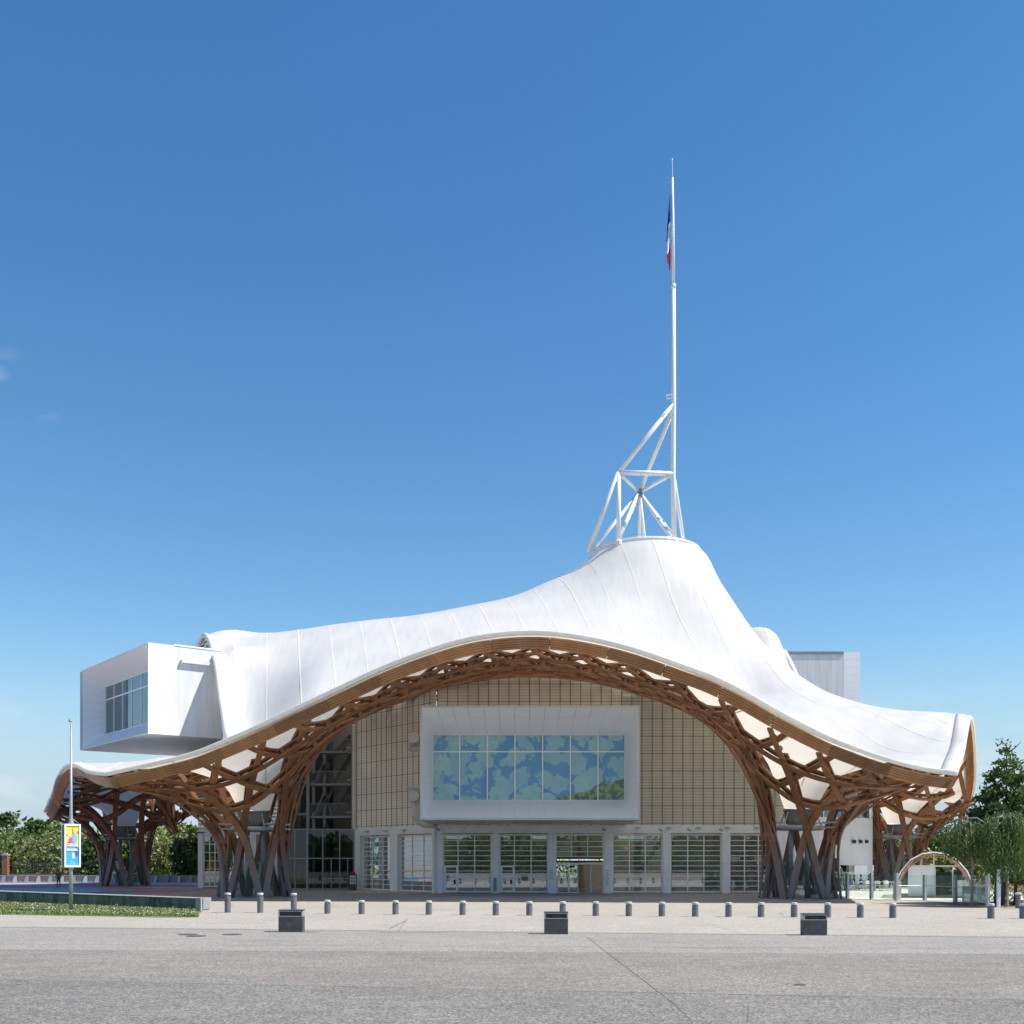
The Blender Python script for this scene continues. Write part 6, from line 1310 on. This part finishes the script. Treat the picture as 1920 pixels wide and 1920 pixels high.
b = MB(); b.box(P(1823, 1660, 66).x, P(1849, 1660, 66).x, 66, 67.5, 0, 1.0); thing_mesh(b, 'planter_box', 'pillar_white', 'plain pale grey cabinet between the tent and the garden', 'cabinet')
b = MB(); x0_ = P(1683, 1660, 72.5).x; b.box(x0_, x0_ + .28, 72.6, 73.4, 0, 1.1); thing_mesh(b, 'menu_stand', 'warm_white', 'narrow pale stand behind the glass fence left of the tent', 'stand')
# barrel-vaulted film tent
tc_ = P(1751, 1683, 75.5); tc_.z = 0; ax = Vector((.35, .94, 0)).normalized(); sx = Vector((.94, -.35, 0)).normalized(); sx = Vector((1, -.08, 0)).normalized()
tent = empty('garden_tent', tuple(tc_), 'barrel vaulted tent with timber arches, clear film and a pale front wall with open door', 'tent')
prof = [(-2.38, 0), (-2.38, 1.15), (-2.12, 1.75), (-1.5, 2.5), (-.75, 2.9), (0, 3.0), (.75, 2.9), (1.5, 2.5), (2.12, 1.75), (2.38, 1.15), (2.38, 0)]
def tp(a, z, d): return tc_ + sx * a + ax * d + Vector((0, 0, z))
for k, d in enumerate((0, 1.8, 3.6, 5.4, 7.2)):
    b = MB(); b.tube([tp(a, z, d) for a, z in prof], .05, 6); b.build('arch', 'white_paint' if k else 'larch_fascia', tent)
b = MB(); b.tube([tp(a * 1.035, z * 1.035, -.06) for a, z in prof], .05, 6); b.build('arch', 'white_paint', tent)
b = MB(); b.tube([tp(a * .94, z * .94, .02) for a, z in prof[1:-1]], .045, 6); b.build('inner_arch', 'larch_fascia', tent)
glass('film', (.90, .92, .88), .02, rough=.25, dirt=.22)
b = MB(); 
for (a0_, z0_), (a1_, z1_) in zip(prof, prof[1:]): b.quad(tp(a0_ * 1.03, z0_ * 1.03, 0), tp(a1_ * 1.03, z1_ * 1.03, 0), tp(a1_ * 1.03, z1_ * 1.03, 7.2), tp(a0_ * 1.03, z0_ * 1.03, 7.2))
b.build('film_cover', 'film', tent)
def tb(m, a0_, a1_, d0, d1, z0_, z1_): m.obox(tp((a0_ + a1_) / 2, (z0_ + z1_) / 2, (d0 + d1) / 2), sx * (a1_ - a0_) / 2, ax * (d1 - d0) / 2, Vector((0, 0, (z1_ - z0_) / 2)))
b = MB(); tb(b, -1.72, .02, .5, .58, .12, 2.12); b.build('front_wall', 'pillar_white', tent); b = MB(); tb(b, -1.8, 1.9, .45, .6, 2.125, 2.22); tb(b, -.04, .04, .45, .55, 2.225, 2.95); tb(b, .03, .12, .46, .6, 0, 2.12); tb(b, 1.22, 1.3, .46, .6, 0, 2.12); b.build('door_frame', 'warm_white', tent)
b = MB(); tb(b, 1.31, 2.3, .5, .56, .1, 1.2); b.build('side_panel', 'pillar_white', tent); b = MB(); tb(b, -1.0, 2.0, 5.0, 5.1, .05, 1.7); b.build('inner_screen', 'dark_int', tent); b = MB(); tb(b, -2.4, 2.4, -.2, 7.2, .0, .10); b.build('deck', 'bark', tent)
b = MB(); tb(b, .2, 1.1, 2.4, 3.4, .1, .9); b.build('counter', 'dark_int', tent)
# ============================================================ CAFE FURNITURE AND PEOPLE
def skin_body(name, joints, edges, radii, parent, mats, zones):
    me = bpy.data.meshes.new(name); me.from_pydata([tuple(j) for j in joints], edges, []); o = bpy.data.objects.new(name, me); COL.objects.link(o)
    md = o.modifiers.new('s', 'SKIN'); 
    if not me.skin_vertices: me.skin_vertices.new() if hasattr(me.skin_vertices, 'new') else None
    bpy.context.view_layer.update()
    bm = bmesh.new(); bm.from_mesh(me); sl_ = bm.verts.layers.skin.verify(); bm.verts.ensure_lookup_table()
    for v, r_ in zip(bm.verts, radii): v[sl_].radius = (r_, r_)
    bm.verts[0][sl_].use_root = True; bm.to_mesh(me); bm.free()
    s2 = o.modifiers.new('u', 'SUBSURF'); s2.levels = 1; s2.render_levels = 1
    dg = bpy.context.evaluated_depsgraph_get(); m2 = bpy.data.meshes.new_from_object(o.evaluated_get(dg)); bpy.data.objects.remove(o, do_unlink=True)
    m2.materials.clear()
    for x in mats: m2.materials.append(MATS[x])
    J = np.array([tuple(j) for j in joints])
    for p_ in m2.polygons:
        p_.use_smooth = True; c = np.array(p_.center); p_.material_index = zones[int(np.argmin(np.linalg.norm(J - c, axis=1)))]
    r2_ = bpy.data.objects.new(name, m2); COL.objects.link(r2_); r2_.parent = parent; return r2_
def person(loc, rz, pose, top, legs_, label, h=1.65, hair='hair_dark'):
    t = empty('person', loc, label, 'person', rz=rz); k = h / 1.7
    if pose == 'stand':
        J = [(0, 0, .93), (0, 0, 1.15), (0, .0, 1.38), (0, 0, 1.48), (0, -.02, 1.60), (0, -.02, 1.68), (.17, 0, 1.40), (.24, .02, 1.14), (.22, -.10, .92), (.21, -.13, .84), (-.17, 0, 1.40), (-.24, .02, 1.14), (-.20, -.10, .94), (-.19, -.13, .86), (.09, 0, .88), (.11, -.01, .48), (.12, .02, .08), (.12, -.13, .04), (-.09, 0, .88), (-.12, -.01, .48), (-.15, .02, .08), (-.15, -.13, .04)]
    else:
        J = [(0, 0, .52), (0, 0, .74), (0, -.02, .98), (0, -.02, 1.09), (0, -.05, 1.21), (0, -.05, 1.28), (.17, -.02, 1.0), (.24, -.08, .76), (.16, -.30, .74), (.11, -.38, .76), (-.17, -.02, 1.0), (-.24, -.08, .76), (-.14, -.30, .74), (-.09, -.38, .76), (.1, -.03, .50), (.12, -.44, .50), (.12, -.42, .10), (.12, -.55, .05), (-.1, -.03, .50), (-.13, -.44, .50), (-.15, -.38, .10), (-.15, -.52, .05)]
    J = [Vector(j) * k for j in J]; E = [(0, 1), (1, 2), (2, 3), (3, 4), (4, 5), (2, 6), (6, 7), (7, 8), (8, 9), (2, 10), (10, 11), (11, 12), (12, 13), (0, 14), (14, 15), (15, 16), (16, 17), (0, 18), (18, 19), (19, 20), (20, 21)]
    Rr = [.15, .14, .15, .055, .095, .075, .07, .05, .036, .035, .07, .05, .036, .035, .095, .062, .042, .04, .095, .062, .042, .04]
    z = [1, 0, 0, 2, 2, 2, 0, 0, 2, 2, 0, 0, 2, 2, 1, 1, 3, 3, 1, 1, 3, 3]; skin_body('body', J, E, [r_ * k for r_ in Rr], t, [top, legs_, 'skin', 'black_plastic'], z)
    hc = J[5]; b = MB(); 
    b.lathe((hc.x, hc.y + .02, hc.z - .06), [(.075, -.02), (.105, .05), (.10, .11), (.06, .155), (.01, .165)], 12)
    o = b.build('hair', hair, None, True); o.parent = t; return t
person((G(110, 1663.5).x, 105, 0), R(10), 'stand', 'cloth_mauve', 'cloth_black', 'person in a dark mauve top and black skirt standing on the painted floor', 1.62)
GT = 'guests at the white cafe tables'
TYY = 93.0
def cx_(px, D=TYY): return (px - 960) * D / FOC
ppl = [(1557, 'cloth_pink', 'cloth_white', 'seated guest in a bright pink top behind the first glass pane', 90), (1573, 'cloth_black', 'cloth_grey', 'seated guest in black beside the guest in pink', -60), (1579, 'cloth_grey', 'cloth_blue', 'seated guest in grey with dark hair left of the second fence post', 30), (1594, 'cloth_blue', 'cloth_blue', 'seated guest in a blue top just right of the second fence post', -80), (1601, 'cloth_black', 'cloth_white', 'seated guest in a black top and white trousers', 80), (1615, 'cloth_grey', 'cloth_blue', 'seated dark haired guest between the second and third fence posts', -90), (1629, 'cloth_black', 'cloth_grey', 'seated guest in black close to the third fence post', 90)]
proto_chair = None
def chair(loc, rz, label):
    global proto_chair
    if proto_chair is None:
        t = empty('cafe_chair', (0, 0, 0), label, 'chair', 'white cafe chairs on the terrace')
        b = MB(); b.box(-.22, .22, -.22, .22, .43, .47); b.build('seat', 'desk_white', t); b = MB(); b.box(-.21, .21, .20, .235, .58, .86); b.build('backrest', 'desk_white', t)
        for i, (x, y) in enumerate(((-.2, -.2), (.2, -.2), (-.2, .21), (.2, .21))): b = MB(); b.tube([(x, y, 0), (x, y, .43 if i < 2 else .84)], .018, 5); b.build('leg', 'desk_white', t)
        proto_chair = t; t.location = loc; t.rotation_euler.z = rz; return t
    t = copy_tree(proto_chair); t.location = loc; t.rotation_euler.z = rz; t['label'] = label; return t
proto_table = None
def table(loc, label):
    global proto_table
    if proto_table is None:
        t = empty('cafe_table', (0, 0, 0), label, 'table', 'white cafe tables on the terrace'); b = MB(); b.lathe((0, 0, 0), [(.42, .72), (.42, .75)], 20); b.build('tabletop', 'desk_white', t); b = MB(); b.tube([(0, 0, .03), (0, 0, .72)], .03, 8); b.lathe((0, 0, 0), [(.22, 0), (.22, .02)], 14); b.build('leg', 'desk_white', t); proto_table = t; t.location = loc; return t
    t = copy_tree(proto_table); t.location = loc; t['label'] = label; return t
for i, (px, tp_, lg, lb, rz) in enumerate(ppl):
    y = TYY + (i % 3) * .9 - .6; person((cx_(px, y), y, 0), R(rz), 'sit', tp_, lg, lb, 1.66, 'hair_dark' if i != 4 else 'cloth_grey'); chair((cx_(px, y), y, 0), R(rz), 'white cafe chair under the %s seated guest from the left' % ORD[i])
for i, (px, dy) in enumerate([(1564, 0), (1584, .7), (1608, 0), (1621, .4), (1641, -.6), (1650, .5), (1662, -.2), (1671, .6)]): table((cx_(px, TYY + dy), TYY + dy, 0), 'round white cafe table on the terrace, %s from the left' % ORD[i])
for i, (px, dy, rz) in enumerate([(1590, 1.4, 20), (1624, -.7, 200), (1636, .4, 90), (1645, -1.0, 160), (1655, .3, -70), (1659, -1.1, 200), (1668, .5, 80), (1676, -.8, -60)]): chair((cx_(px, TYY + dy), TYY + dy, 0), R(rz), 'empty white cafe chair on the terrace, %s from the left' % ORD[i])
